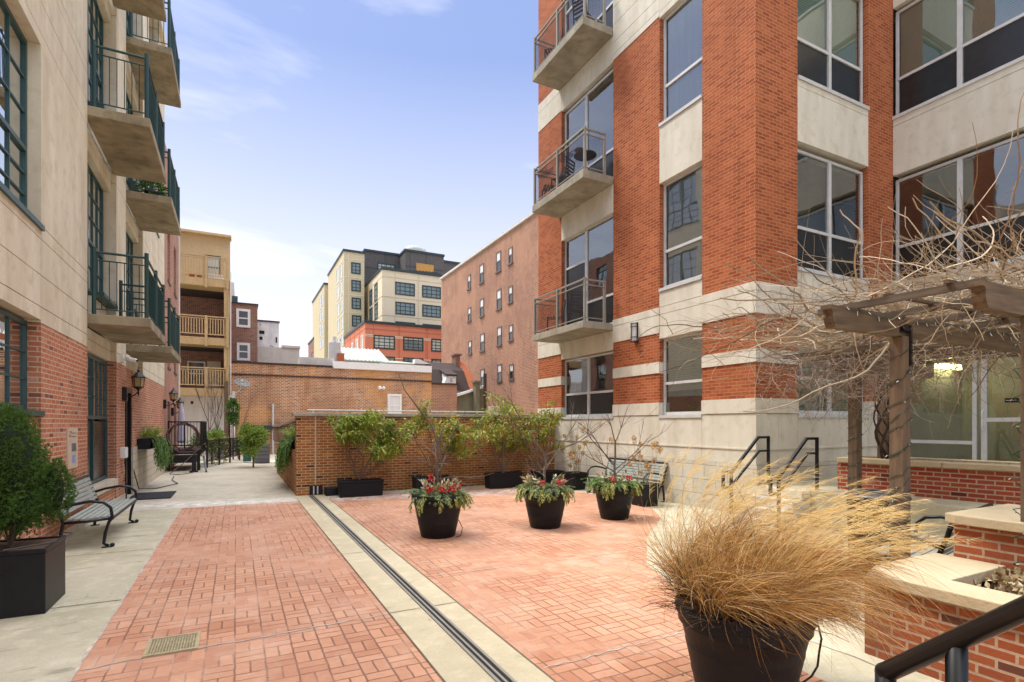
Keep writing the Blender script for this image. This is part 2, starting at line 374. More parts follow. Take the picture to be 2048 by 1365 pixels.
M = {}
M['left_brick'] = brick('left_brick', (.44, .15, .070), (.56, .23, .125), (.62, .50, .38), light=(.56, .30, .19), dark=(.20, .085, .06), dark_at=.95, stain=.25)
M['right_brick'] = brick('right_brick', (.29, .060, .020), (.49, .135, .050), (.44, .25, .125), ms=.008, dark=(.27, .06, .025), dark_at=.94, stain=.2)
M['wall_brick'] = brick('wall_brick', (.30, .098, .024), (.42, .155, .045), (.58, .42, .24), ms=.010, dark=(.045, .022, .018), dark_at=.955, stain=.35, light=(.50, .25, .07))
M['low_brick'] = brick('low_brick', (.28, .068, .026), (.40, .115, .045), (.46, .34, .24), ms=.010, dark=(.12, .045, .03), dark_at=.9, stain=.35, stain_c=(.16, .07, .05))
M['plant_brick'] = brick('plant_brick', (.32, .055, .025), (.42, .10, .045), (.52, .38, .28), ms=.010, dark=(.12, .03, .02), dark_at=.93, stain=.3)
M['neigh_brick'] = brick('neigh_brick', (.36, .14, .085), (.46, .22, .14), (.5, .42, .36), stain=.3)
M['house_brick'] = brick('house_brick', (.22, .075, .045), (.32, .125, .075), (.45, .38, .32), ms=.011, dark=(.10, .04, .035), dark_at=.8, stain=.2)
M['old_brick'] = brick('old_brick', (.52, .20, .07), (.30, .09, .045), (.66, .55, .40), wd=.23, ht=.085, ms=.018, dark=(.16, .07, .05), dark_at=.85, stain=.45, stain_c=(.22, .11, .06), patch=((.66, .33, .09), .4))
M['mill_brick'] = brick('mill_brick', (.37, .17, .10), (.25, .10, .055), (.50, .40, .30), wd=.3, ht=.10, ms=.014, dark=(.22, .10, .07), dark_at=.88, stain=.4, stain_c=(.26, .14, .10), patch=((.50, .27, .17), .3))
M['salmon_panel'] = stone('salmon_panel', (.56, .20, .12), (.48, .17, .10), .3)
M['tan_brick'] = brick('tan_brick', (.60, .45, .24), (.66, .50, .28), (.52, .39, .22), ms=.008, stain=.15)
M['stone'] = stone('stone', (.68, .65, .55), (.42, .36, .25), .5)
M['stone_block'] = stone('stone_block', (.64, .61, .51), (.45, .36, .25), .35, blocks=(.6, .3))
M['stucco'] = stone('stucco', (.71, .66, .52), (.44, .36, .23), .6)
M['left_base'] = stone('left_base', (.64, .56, .43), (.40, .36, .30), .3, blocks=(.4, .2))
M['slab'] = stone('slab', (.36, .30, .20), (.13, .11, .065), .8, bmp=.3)
M['slab_r'] = stone('slab_r', (.38, .35, .27), (.13, .12, .08), .6, bmp=.3)
M['coping'] = stone('coping', (.50, .41, .27), (.34, .26, .15), .4, bmp=.5)
M['grey_coping'] = stone('grey_coping', (.42, .38, .29), (.20, .18, .13), .6, bmp=.4)
M['sidewalk'] = concrete('sidewalk', (.50, .46, .34), (.33, .30, .19), .75, rust=(.46, .25, .07))
M['ground'] = concrete('ground', (.52, .47, .37), (.36, .32, .23), .65)
M['strip'] = concrete('strip', (.54, .47, .32), (.40, .34, .22), .6)
M['paving'] = basket('paving')
M['joint'] = plain('joint', (.16, .12, .08), .9)
M['whitejoint'] = plain('whitejoint', (.62, .55, .46), .9, var=.5, scale=8)
M['teal'] = plain('teal', (.008, .050, .045), .4, var=.25)
M['tealw'] = plain('tealw', (.028, .085, .088), .4, var=.25)
M['alu'] = plain('alu', (.62, .62, .60), .45, metal=.1, var=.15)
M['alu_dark'] = plain('alu_dark', (.27, .25, .21), .7)
M['black'] = plain('black', (.008, .009, .011), .35, var=.3, scale=20, spec=.4)
M['pot'] = plain('pot', (.009, .010, .013), .5, var=.5, scale=7, bmp=.25, spec=.28)
M['dark_metal'] = plain('dark_metal', (.03, .03, .035), .45)
M['slat'] = plain('slat', (.38, .41, .37), .6, var=.3, scale=14)
M['glass'] = glass('glass', tint=(.66, .74, .70), refl=.15, wav=.003)
M['glass_left'] = glass('glass_left', tint=(.30, .36, .36), refl=.42, wav=.008)
M['glass_wavy'] = glass('glass_wavy', tint=(.78, .82, .80), refl=.16, wav=.0025)
M['far_glass'] = glass('far_glass', tint=(.3, .42, .42), refl=.30, wav=.01)
M['screen'] = plain('screen', (.022, .024, .024), .25, var=.3)
M['interior'] = plain('interior', (.20, .21, .18), .9)
M['room'] = plain('room', (.48, .47, .40), .8, var=.15)
M['white'] = plain('white', (.78, .78, .76), .5, var=.08)
M['offwhite'] = stone('offwhite', (.62, .60, .55), (.42, .40, .36), .55)
M['curtain'] = plain('curtain', (.72, .72, .70), .8, var=.15, streak=(1, 1, .1), scale=9)
M['tanpaint'] = plain('tanpaint', (.52, .37, .18), .65, var=.2)
M['tan_panel'] = stone('tan_panel', (.66, .58, .42), (.56, .48, .33), .25)
M['tan_panel2'] = stone('tan_panel2', (.54, .47, .31), (.45, .38, .24), .3)
M['charcoal'] = brick('charcoal', (.085, .078, .076), (.12, .11, .105), (.15, .14, .135), stain=.2, bmp=.2)
M['far_frame'] = plain('far_frame', (.02, .035, .038), .5)
M['orange_wood'] = plain('orange_wood', (.58, .29, .06), .6, var=.35, streak=(1, 1, 1), scale=8)
M['roof_dark'] = plain('roof_dark', (.055, .035, .03), .9, var=.4, scale=12)
M['metal_roof'] = plain('metal_roof', (.36, .42, .34), .5, var=.15, scale=1.5)
M['mill_frame'] = plain('mill_frame', (.16, .12, .10), .8)
M['firewall'] = plain('firewall', (.50, .16, .07), .9, var=.25)
M['olive'] = plain('olive', (.20, .18, .11), .9, var=.3, scale=2)
def blind_mat():
    m, t, b = new_mat('blind'); p, _ = wpos(t); s = nd(t, 'ShaderNodeSeparateXYZ'); t.links.new(p, s.inputs[0])
    q = mth(t, 'FRACT', mth(t, 'MULTIPLY', s.outputs[2], 20)); f = mth(t, 'GREATER_THAN', q, .8)
    cc = mixc(t, f, (.66, .70, .60), (.34, .37, .31)); t.links.new(cc, b.inputs['Base Color']); b.inputs['Roughness'].default_value = .7
    bump(t, b, q, .5, .01); return m
M['blind'] = blind_mat()
M['postwood'] = wood('postwood', (.19, .125, .075), (.055, .036, .024))
M['beamwood'] = wood('beamwood', (.17, .11, .06), (.04, .028, .018), (.12, 1, 1))
M['rafterwood'] = wood('rafterwood', (.14, .10, .065), (.035, .025, .018), (1, .12, 1))
M['bark'] = plain('bark', (.17, .12, .09), .9, var=.4, scale=20)
M['bark_light'] = plain('bark_light', (.33, .26, .19), .9, var=.4, scale=20)
M['bark_dark'] = plain('bark_dark', (.07, .045, .03), .9, var=.4, scale=20)
M['vine'] = foliage('vine', [(.15, .10, .055), (.40, .29, .17), (.27, .19, .11), (.58, .47, .33), (.08, .05, .03)], .8, .0)  # top stems: sunlight painted in as a lighter tan than the hanging ones
M['vine_dark'] = foliage('vine_dark', [(.09, .06, .045), (.27, .19, .14), (.46, .37, .29), (.17, .11, .08)], .8, .0)
M['conifer'] = foliage('conifer', [(.02, .065, .012), (.045, .125, .018), (.09, .20, .025), (.17, .28, .04)], .6, .15)
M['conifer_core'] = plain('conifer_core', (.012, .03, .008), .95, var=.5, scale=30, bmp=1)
M['juniper'] = foliage('juniper', [(.03, .09, .02), (.09, .19, .03), (.20, .30, .05), (.04, .12, .03)], .6, .25)
M['lime'] = foliage('lime', [(.20, .33, .04), (.33, .45, .07), (.12, .22, .03), (.40, .42, .12)], .6, .3)
M['rhodo'] = foliage('rhodo', [(.08, .17, .02), (.24, .34, .03), (.38, .44, .05), (.13, .24, .03), (.55, .46, .10), (.17, .29, .04)], .4, .35)
M['rhodo2'] = foliage('rhodo2', [(.09, .19, .03), (.34, .33, .04), (.20, .30, .04), (.55, .26, .04), (.28, .38, .06), (.13, .24, .03), (.46, .38, .10)], .4, .35)
M['spruce'] = foliage('spruce', [(.05, .12, .04), (.10, .18, .06), (.20, .25, .10), (.26, .28, .08)], .6, .15)
M['cedar'] = foliage('cedar', [(.20, .25, .03), (.38, .38, .08), (.42, .37, .14), (.10, .15, .02)], .6, .2)
M['magnolia'] = foliage('magnolia', [(.10, .15, .03), (.45, .36, .20), (.58, .50, .34), (.08, .12, .03)], .45, .2)
M['berry'] = plain('berry', (.55, .012, .012), .25, var=.2)
M['grass'] = foliage('grass', [(.30, .12, .02), (.60, .33, .07), (.40, .18, .03), (.82, .62, .32), (.13, .05, .010), (.56, .28, .05), (.20, .08, .015), (.72, .46, .15)], .5, .15)
M['plume'] = foliage('plume', [(.72, .52, .20), (.80, .64, .32), (.62, .42, .14)], .6, .35)
M['greengrass'] = foliage('greengrass', [(.08, .16, .02), (.16, .2, .04)], .6, .25)
M['hydra'] = foliage('hydra', [(.45, .24, .06), (.60, .40, .16), (.68, .52, .28), (.34, .17, .05)], .7, .25)
M['dryleaf'] = foliage('dryleaf', [(.42, .33, .18), (.62, .53, .34), (.28, .18, .08), (.20, .11, .05)], .8, .15)
M['soil'] = plain('soil', (.055, .035, .022), .95, var=.5, scale=25, bmp=.8)
M['mulch'] = plain('mulch', (.16, .09, .05), .95, var=.5, scale=30, bmp=.8)
M['wire'] = plain('wire', (.012, .05, .03), .5)
M['bulb'] = plain('bulb', (.6, .62, .58), .3)
M['hose'] = plain('hose', (.10, .045, .045), .5)
M['lampglass'] = plain('lampglass', (.38, .28, .13), .3, var=.2)
M['frost'] = plain('frost', (.62, .62, .62), .4)
M['mat'] = plain('mat', (.02, .022, .028), .95, scale=60, bmp=.5)
M['grate'] = plain('grate', (.50, .42, .24), .6, metal=.2, var=.35, scale=30)
M['hole'] = plain('hole', (.015, .013, .01), .9)
M['plaque'] = plain('plaque', (.60, .50, .38), .6, var=.15)
M['tube_light'] = emis('tube_light', (1, .90, .48), 14.0)
M['lavender'] = plain('lavender', (.55, .52, .62), .8)
M['blue'] = plain('blue', (.25, .35, .62), .6)

# ------------------------------------------------------------ ground
struct('ground', MB().quad((-150, -80, 0), (260, -80, 0), (260, 320, 0), (-150, 320, 0)), M['ground'])
struct('sidewalk', MB().quad((-2.4, -6, .004), (-1.0, -6, .004), (-1.0, 13.05, .004), (-2.4, 13.05, .004)).quad((3.0, -3, .004), (10, -3, .004), (10, 13.3, .004), (3.0, 13.3, .004)), M['sidewalk'])
struct('brick_paving', MB().quad((-1.0, -6, .008), (1.25, -6, .008), (1.25, 13.0, .008), (-1.0, 13.0, .008))
       .poly([(1.92, -6, .008), (3.5, -6, .008), (3.55, 2.4, .008), (3.95, 3.8, .008), (4.55, 5.2, .008), (5.7, 6.5, .008), (7.0, 7.6, .008), (7.6, 8.5, .008), (7.85, 9.6, .008), (7.85, 13.35, .008), (1.92, 13.35, .008)]), M['paving'])
struct('concrete_band', MB().quad((1.25, -6, .012), (1.92, -6, .012), (1.92, 13.8, .012), (1.25, 13.8, .012)), M['strip'])
j = MB()
for y in (1.2, 3.9, 6.5, 8.95, 10.1, 12.0): j.quad((-2.3, y, .009), (-1.0, y, .009), (-1.0, y + .014, .009), (-2.3, y + .014, .009))
for y in (2.2, 4.9, 7.4, 9.9, 12.4): j.quad((1.25, y, .016), (1.56, y, .016), (1.56, y + .01, .016), (1.25, y + .01, .016)).quad((1.67, y, .016), (1.92, y, .016), (1.92, y + .01, .016), (1.67, y + .01, .016))
for x in (1.25, 1.915): j.quad((x - .006, -3, .0165), (x + .006, -3, .0165), (x + .006, 13, .0165), (x - .006, 13, .0165))
for y in (15.8, 18.5, 22.0, 26): j.quad((-2.3, y, .005), (1.3, y, .005), (1.3, y + .012, .005), (-2.3, y + .012, .005))
j.quad((3.6, 1.2, .009), (4.3, 1.2, .009), (4.3, 1.21, .009), (3.6, 1.21, .009)).quad((3.9, 3.0, .009), (7.9, 3.0, .009), (7.9, 3.012, .009), (3.9, 3.012, .009))
struct('pavement_joints', j, M['joint'])
j = MB()
def crack(a, b, wd, z, n=26, amp=.015):
    a, b = Vector(a), Vector(b); d = (b - a); sd = Vector((-d.y, d.x)).normalized(); P = []
    for i in range(n + 1): P.append((a + d * i / n + sd * rnd.uniform(-amp, amp), wd * rnd.uniform(.35, 1.3)))
    for (p, q), (p2, q2) in zip(P, P[1:]): j.quad((*(p - sd * q / 2), z), (*(p2 - sd * q2 / 2), z), (*(p2 + sd * q2 / 2), z), (*(p + sd * q / 2), z))
crack((-.97, 7.66), (1.24, 7.62), .014, .0125); crack((-.97, 4.78), (1.24, 4.9), .018, .0125); crack((-1.0, 4.5), (-1.0, 13.0), .026, .0125, 60, .008)
crack((-.97, 10.3), (1.24, 10.3), .010, .0125); crack((1.95, 3.3), (3.5, 3.35), .012, .0125); crack((1.95, 5.9), (4.6, 5.8), .014, .0125); crack((1.95, 9.4), (7.8, 9.4), .012, .0125)
crack((4.1, 2.2), (4.4, 13.3), .012, .0125, 50); crack((-.2, 13.06), (.3, 29), .02, .0105, 60, .008); crack((-1.55, 13.1), (-1.5, 20), .014, .0105, 40)
struct('pavement_cracks', j, M['whitejoint'])

# trench drain
t_ = thing('trench_drain', 'long narrow metal slot drain running along the pale concrete band', 'drain', (1.615, 3, 0))
MB().quad((1.565, -6, .0165), (1.665, -6, .0165), (1.665, 13.78, .0165), (1.565, 13.78, .0165)).build('channel', M['hole'], t_)
MB().box(1.555, 1.578, -6, 13.78, .002, .024).box(1.652, 1.675, -6, 13.78, .002, .024).box(1.606, 1.624, -6, 13.78, .002, .021).build('edge_bar', M['alu_dark'], t_)
# area grate
g = thing('floor_grate', 'square cast grate set in the brick paving in the left foreground', 'grate', (-.44, 4.98, 0))
MB().box(-.615, -.265, 4.81, 5.16, .004, .0135).build('pit', M['hole'], g)
m_ = MB()
for i in range(17): x = -.60 + i * .0195; m_.box(x, x + .0085, 4.83, 5.14, .014, .021)
for i in range(11): y = 4.84 + i * .0285; m_.box(-.60, -.28, y, y + .009, .0145, .022)
m_.box(-.62, -.60, 4.80, 5.17, .005, .023).box(-.28, -.26, 4.80, 5.17, .005, .023).box(-.60, -.28, 4.80, 4.825, .005, .0235).box(-.60, -.28, 5.145, 5.17, .005, .0235)
m_.build('bars', M['grate'], g)

# ------------------------------------------------------------ windows
def window(fr, s0, s1, z0, z1, parent, style='alu', leaves=2, low=.85, rec=.12, grid=None, blind=False, sill=True, darklow=True, wavy=False, curtain=False, low_grid=None):
    k, p, g = fr
    fm = M['alu'] if style == 'alu' else M['tealw']
    gm = M['glass_left'] if style == 'green' else (M['glass_wavy'] if wavy else M['glass'])
    fw = .055 if style == 'alu' else .06
    a = MB(); o0, o1 = -rec - .05, -rec
    a.fbox(fr, s0, s0 + fw, z0, z1, o0, o1).fbox(fr, s1 - fw, s1, z0, z1, o0, o1)
    a.fbox(fr, s0 + fw, s1 - fw, z1 - fw, z1, o0, o1).fbox(fr, s0 + fw, s1 - fw, z0, z0 + fw * 1.2, o0, o1)
    ws = (s1 - s0 - 2 * fw) / leaves
    zs = z0 + low if low else None
    for i in range(1, leaves): a.fbox(fr, s0 + fw + ws * i - .045, s0 + fw + ws * i + .045, z0 + fw * 1.2, z1 - fw, o0, o1 + .01)
    if zs:
        for i in range(leaves):
            u0 = s0 + fw + ws * i + (.045 if i else 0); u1 = s0 + fw + ws * (i + 1) - (.045 if i < leaves - 1 else 0)
            a.fbox(fr, u0, u1, zs - .03, zs + .03, o0, o1 + .004)
    if sill: a.fbox(fr, s0 - .02, s1 + .02, z0 - .07, z0 - .002, -rec - .05, .035)
    wo = a.build('window', fm, parent)
    if grid:
        q = MB()
        for i in range(leaves):
            u0 = s0 + fw + ws * i + (.045 if i else 0); u1 = s0 + fw + ws * (i + 1) - (.045 if i < leaves - 1 else 0)
            zr = [(zs + .03 if zs else z0 + fw * 1.2, z1 - fw, grid)]
            if zs and low_grid: zr.append((z0 + fw * 1.2, zs - .03, low_grid))
            for (a0, a1, (nc, nr)) in zr:
                for c in range(1, nc): u = u0 + (u1 - u0) * c / nc; q.fbox(fr, u - .011, u + .011, a0, a1, o0 + .012, o1 - .008)
                for r in range(1, nr): z = a0 + (a1 - a0) * r / nr; q.fbox(fr, u0, u1, z - .011, z + .011, o0 + .014, o1 - .010)
        q.build('muntins', fm, wo)
    pn = MB()
    def pane(u0, u1, a0, a1, o):
        P = [(p + g * o, u0, a0), (p + g * o, u1, a0), (p + g * o, u1, a1), (p + g * o, u0, a1)] if k == 'X' else [(u0, p + g * o, a0), (u1, p + g * o, a0), (u1, p + g * o, a1), (u0, p + g * o, a1)]
        flip = (k == 'X' and g < 0) or (k == 'Y' and g > 0)
        if flip: P.reverse()
        return P
    zl = zs if zs else z0
    pn.quad(*pane(s0 + fw, s1 - fw, zl, z1 - fw, -rec - .03))
    if zs and not (darklow and style == 'alu'): pn.quad(*pane(s0 + fw, s1 - fw, z0 + fw, zs, -rec - .032))
    pn.build('pane', gm, wo)
    if zs and darklow and style == 'alu':
        q = MB()
        for i in range(leaves):
            u0 = s0 + fw + ws * i + (.045 if i else 0) + .02; u1 = s0 + fw + ws * (i + 1) - (.045 if i < leaves - 1 else 0) - .02
            q.fbox(fr, u0, u1, z0 + fw * 1.2, zs - .03, -rec - .03, -rec - .022)
        q.build('screen', M['screen'], wo)
    if blind:
        MB().fbox(fr, s0 + fw, s1 - fw, (z0 + fw if blind is True else z1 - blind), z1 - fw, -rec - .12, -rec - .09).build('blind', M['curtain'] if curtain else M['blind'], wo)
    return wo

# ------------------------------------------------------------ left apartment building
XL = -2.30; FL = ('X', XL, 1)
lb = thing('apartment_building', 'long tan and red brick apartment building with green balconies along the left side', 'building', (XL, 10, 0))
TOP = 14.9; TOPN = 10.99; PIT = 3.63
br, st, ba, sp = MB(), MB(), MB(), MB()
piers = [(-5, -.6), (1.9, 1.9), (4.25, 6.85), (9.20, 11.70), (14.25, 15.26)]
for a, b in ((-5, 1.9), (4.25, 6.85), (9.2, 11.7), (14.25, 15.26)):
    br.fbox(FL, a, b, .14, 3.08, -.3, 0); ba.fbox(FL, a, b, 0, .138, -.3, .012)
for a, b in ((1.9, 4.25), (6.85, 9.2)): br.fbox(FL, a, b, .14, 1.84, -.3, -.03); ba.fbox(FL, a, b, 0, .138, -.3, .008)
br.fbox(FL, 11.7, 14.25, .14, .42, -.3, -.03); ba.fbox(FL, 11.7, 14.25, .0, .138, -.3, .008); ba.fbox(FL, 11.66, 14.2, .42, .58, -.3, .04)
br.fbox(FL, 16.25, 23.04, 1.17, 3.08, -.3, 0); ba.fbox(FL, 16.25, 23.04, 0, 1.168, -.3, .02)
br.fbox(FL, 15.26, 16.25, 2.62, 3.08, -.3, -.02)
G = .012
zj = [3.085]
for n in range(4):
    for z in (3.30, 3.72, 4.20, 4.38): zj.append(z + n * PIT)
zj = [z for z in zj if z < TOP] + [TOP]
def stuc(a, b, z0, z1, o=0, splits=()):
    if b <= 14.3: z1 = min(z1, TOPN)
    if z0 >= z1: return
    zz = [z0] + [z for z in zj if z0 + .02 < z < z1 - .02] + [z1]
    ss = [a] + list(splits) + [b]
    for u0, u1 in zip(ss, ss[1:]):
        for q0, q1 in zip(zz, zz[1:]): st.fbox(FL, u0 + (G / 2 if u0 != a else 0), u1 - G / 2, q0 + G / 2, q1 - G / 2, -.3, o)
    sp.fbox(FL, a + .02, b - .02, z0 + .03, z1 - .03, -.28, o - .014)
for a, b in ((-5, 1.9), (4.25, 6.85), (9.2, 11.7), (14.25, 15.4), (17.95, 19.1), (21.35, 23.04)): stuc(a, b, 3.085, TOP)
stuc(19.1, 21.35, 3.085, 8.01)
stuc(19.1, 21.35, 10.4, 11.64)
for a, b in ((1.9, 4.25), (6.85, 9.2)):
    for n in range(3): stuc(a, b, 3.12 + n * PIT if n == 0 else 3.14 + n * PIT, 4.36 + n * PIT, -.0)
for a, b in ((11.7, 14.25), (15.4, 17.95)):
    for n in range(3): stuc(a, b, 3.09 + n * PIT, 3.50 + n * PIT, -.10)
br.build('brick_wall', M['left_brick'], lb); st.build('stucco_wall', M['stucco'], lb); ba.build('stone_base', M['left_base'], lb); sp.build('joint_backing', M['slab'], lb)
MB().box(XL - 9, XL - 1.1, -5, 14.29, 0, TOPN - .1).box(XL - 9, XL - 1.1, 14.3, 23.0, 0, TOP - .1).box(XL - 1.3, XL - .3, 22.74, 23.03, 0, TOP).box(XL - 1.3, XL - .3, -5, -4.7, 0, TOPN).box(XL - 1.09, XL - .28, -5, 14.3, TOPN - .2, TOPN - .02).box(XL - 1.09, XL - .28, 14.31, 22.7, TOP - .2, TOP - .02).box(XL - 1.09, XL - .3, 14.31, 14.4, TOPN, TOP - .2).build('interior_wall', M['interior'], lb)
MB().box(XL - 9, XL + .12, 14.3, 23.1, TOP + .002, TOP + .25).build('parapet', M['stucco'], lb)
for a, b in ((1.9, 4.25), (6.85, 9.2)):
    window(FL, a, b, 1.92, 3.10, lb, 'green', 2, None, .14, (2, 3))
    for n in range(2):
        z = 4.38 + n * PIT
        if z + 2.39 < TOP: window(FL, a, b, z, z + 2.39, lb, 'green', 2, .95, .14, (2, 3), low_grid=(2, 3), curtain=True, blind=(.9 if n == 0 else False))
for (a, b) in ((11.7, 14.25), (15.4, 17.95)):
    mid = a + 1.15
    for n in range(2 if a < 12 else 3):
        z = 3.67 + n * PIT
        window(FL, a + .04, mid, z, z + 3.08, lb, 'green', 1, 1.6, .22, (2, 3), sill=False, low_grid=(1, 1))
        window(FL, mid, b - .04, z + .62, z + 3.08, lb, 'green', 1, 1.0, .22, (3, 3), low_grid=(3, 2), sill=True)
        MB().fbox(FL, mid, b - .04, z, z + .54, -.30, -.16).build('sill_panel', M['stucco'], lb)
        MB().fbox(FL, a, b, z + 3.08, z + 3.084 + .0, -.3, -.1).build('lintel', M['stucco'], lb)
window(FL, 19.1, 21.35, 8.01, 10.4, lb, 'green', 2, .95, .14, (2, 3), low_grid=(2, 3))
window(FL, 19.1, 21.35, 11.64, 14.0, lb, 'green', 2, .95, .14, (2, 3), low_grid=(2, 3))
# tall ground window: glazed top, dark panel below
window(FL, 11.74, 14.2, 1.84, 3.06, lb, 'green', 2, None, .16, (3, 3), sill=False)
a = MB(); fr = FL
for u0, u1 in ((11.74, 12.93), (13.0, 14.2)): a.fbox(fr, u0 + .06, u1 - .06, .66, 1.80, -.21, -.185)
pb = a.build('dark_panel', M['screen'], lb)
a = MB()
for u in (11.74, 12.93, 14.14): a.fbox(fr, u, u + .06, .60, 1.84, -.22, -.15)
a.fbox(fr, 11.8, 14.14, .60, .655, -.22, -.148); a.build('panel_frame', M['tealw'], lb)
# entry door, recessed
d = MB().fbox(FL, 15.34, 16.2, .02, 2.5, -.26, -.21).build('door', M['black'], lb)
MB().fbox(FL, 15.45, 16.1, 1.1, 2.3, -.205, -.200).build('door_glass', M['screen'], d)
a = MB().fbox(FL, 15.265, 15.335, 0, 2.6, -.3, .03).fbox(FL, 16.2, 16.245, 0, 2.6, -.3, -.02).fbox(FL, 15.335, 16.2, 2.5, 2.6, -.3, .0).build('door_frame', M['black'], lb)
# balconies on the left
def balcony_left(y0, y1, zt, xo=-1.39, rail=1.17):
    s = bevel(MB().box(XL - .05, xo, y0, y1, zt - .17, zt).build('balcony', M['slab'], lb), .012)
    m = MB(); hh = zt + rail
    for (px, py) in ((XL + .08, y0 + .06), (xo - .06, y0 + .06), (xo - .06, (y0 + y1) / 2), (xo - .06, y1 - .06), (XL + .08, y1 - .06)):
        m.tube([(px, py, zt), (px, py, hh), (px, py, hh + .012)], .034, 8)
    for z, r in ((hh - .07, .022), (hh - .21, .012), (zt + .10, .012)):
        m.tube([(XL + .08, y0 + .06, z), (xo - .06, y0 + .06, z)], r, 6); m.tube([(xo - .06, y0 + .06, z), (xo - .06, y1 - .06, z)], r, 6); m.tube([(XL + .08, y1 - .06, z), (xo - .06, y1 - .06, z)], r, 6)
    n = 7
    for i in range(1, n):
        x = XL + .08 + (xo - .06 - XL - .08) * i / n; m.tube([(x, y0 + .06, zt + .1), (x, y0 + .06, hh - .21)], .007, 4); m.tube([(x, y1 - .06, zt + .1), (x, y1 - .06, hh - .21)], .007, 4)
    n = int((y1 - y0) / .115)
    for i in range(1, n):
        y = y0 + .06 + (y1 - y0 - .12) * i / n; m.tube([(xo - .06, y, zt + .1), (xo - .06, y, hh - .21)], .007, 4)
    m.build('railing', M['teal'], s)
for n in range(3):
    balcony_left(11.70, 14.30, 3.67 + n * PIT); balcony_left(15.42, 17.92, 3.60 + n * PIT + .03)

# neighbour brick building further on
FN = ('X', XL, 1)
nb = thing('brick_building', 'narrow red brick building with tall windows right behind the tan apartment building', 'building', (XL, 26, 0))
m = MB(); wins = [(24.0, 24.9), (26.3, 27.3)]; zz = [(0.6, 2.6), (3.9, 5.9), (7.2, 9.2), (10.2, 11.4)]
ss = [23.06, 24.0, 24.9, 26.3, 27.3, 28.2]
for i in range(0, 5):
    a, b = ss[i], ss[i + 1]
    if i % 2 == 0: m.fbox(FN, a, b, 0, 12.0, -.3, 0)
    else:
        z = 0
        for z0, z1 in zz: m.fbox(FN, a, b, z, z0, -.3, -.001); z = z1
        m.fbox(FN, a, b, z, 12, -.3, -.001)
m.box(XL - 6, XL - .3, 27.9, 28.19, 0, 12).build('wall', M['neigh_brick'], nb)
for a, b in wins:
    for z0, z1 in zz: window(FN, a, b, z0, z1, nb, 'green', 1, .9, .1, (2, 2), low_grid=(2, 2))
MB().box(XL - 6, XL - 1, 23.1, 27.8, 0, 11.9).build('interior_wall', M['interior'], nb)
MB().fbox(FN, 28.2, 28.75, 0, 11.9, -.4, .03).build('corner_trim', M['offwhite'], nb)

# ------------------------------------------------------------ right apartment building
XR = 8.65; YC = 6.87; X2 = 13.18
FR = ('X', XR, -1); FQ = ('Y', YC, -1); F2 = ('X', X2, -1)
rb = thing('apartment_building', 'tall orange brick apartment building with cream stone bands filling the right side', 'building', (XR, YC, 0))
BR = {k: MB() for k in 'abc'}; ST = {}; blk = MB()
class Bands:
    def __init__(s, k): s.k = k
    def fbox(s, fr, s0, s1, z0, z1, o0, o1):
        lim = [1.3, 1.949, 2.6, 3.4, 6, 10, 13.5, 99]; n = [i for i, q in enumerate(lim) if z0 < q - .02][0]
        n = (n, round(s0, 1))
        ST.setdefault((s.k, n), MB()).fbox(fr, s0, s1, z0, z1, o0, o1); return s
key = lambda fr: 'a' if fr is FR else ('b' if fr is FQ else 'c')
RT = 16.6
def band(fr, a, b, z0, z1, o=.018): Bands(key(fr)).fbox(fr, a, b, z0 + .004, z1 - .004, -.3, o)
e = .018
for (fr, a, b, ext) in ((FR, YC, 8.17, True), (FR, 9.44, 11.14, False), (FR, 13.62, 15.0, False), (FQ, XR + .3, 9.85, False), (FQ, 12.22, X2, False)):
    a2 = a - e if ext else a
    BR[key(fr)].fbox(fr, a, b, 2.24, 2.91, -.3, 0); BR[key(fr)].fbox(fr, a, b, 3.17, 3.83, -.3, 0)
    band(fr, a2, b, 1.95, 2.24, .03); band(fr, a2, b, 2.91, 3.17, .022)
    Bands(key(fr)).fbox(fr, a2, b, 3.834, 4.245, -.3, .022); Bands(key(fr)).fbox(fr, a2, b, 4.257, 4.42, -.3, .022)
    if fr is FR and not ext:
        BR[key(fr)].fbox(fr, a, b, 4.42, 11.1, -.3, 0)
        zt = 13.1 if a < 10 else 11.98
        zq = [11.1, 11.25, 11.55, 12.0, 12.45, 12.6, 13.1] if a < 10 else [11.1, 11.7, 11.98]
        for q0, q1 in zip(zq, zq[1:]): Bands(key(fr)).fbox(fr, a, b, q0 + .006, q1 - .006, -.3, .01)
        BR[key(fr)].fbox(fr, a, b, zt, RT, -.3, 0)
    else: BR[key(fr)].fbox(fr, a, b, 4.42, RT, -.3, 0)
# stone base
for (fr, cuts) in ((FR, [YC - .018, 8.17, 9.44, 11.14, 13.62, 15.0]), (FQ, [XR + .3, 9.27, 9.85, 12.22, X2])):
    for a, b in zip(cuts, cuts[1:]):
        Bands(key(fr)).fbox(fr, a + .004, b - .004, 1.27, 1.945, -.3, .012); Bands(key(fr)).fbox(fr, a + .004, b - .004, .98, 1.262, -.3, .012)
        Bands(key(fr)).fbox(fr, a, b, 1.255, 1.285, -.3, .03)
    blk.fbox(fr, cuts[0] - (.02 if fr is FR else 0), cuts[-1], 0, .975, -.3, .022)
BR['a'].box(XR + .3, 20, 14.72, 14.998, 0, RT)
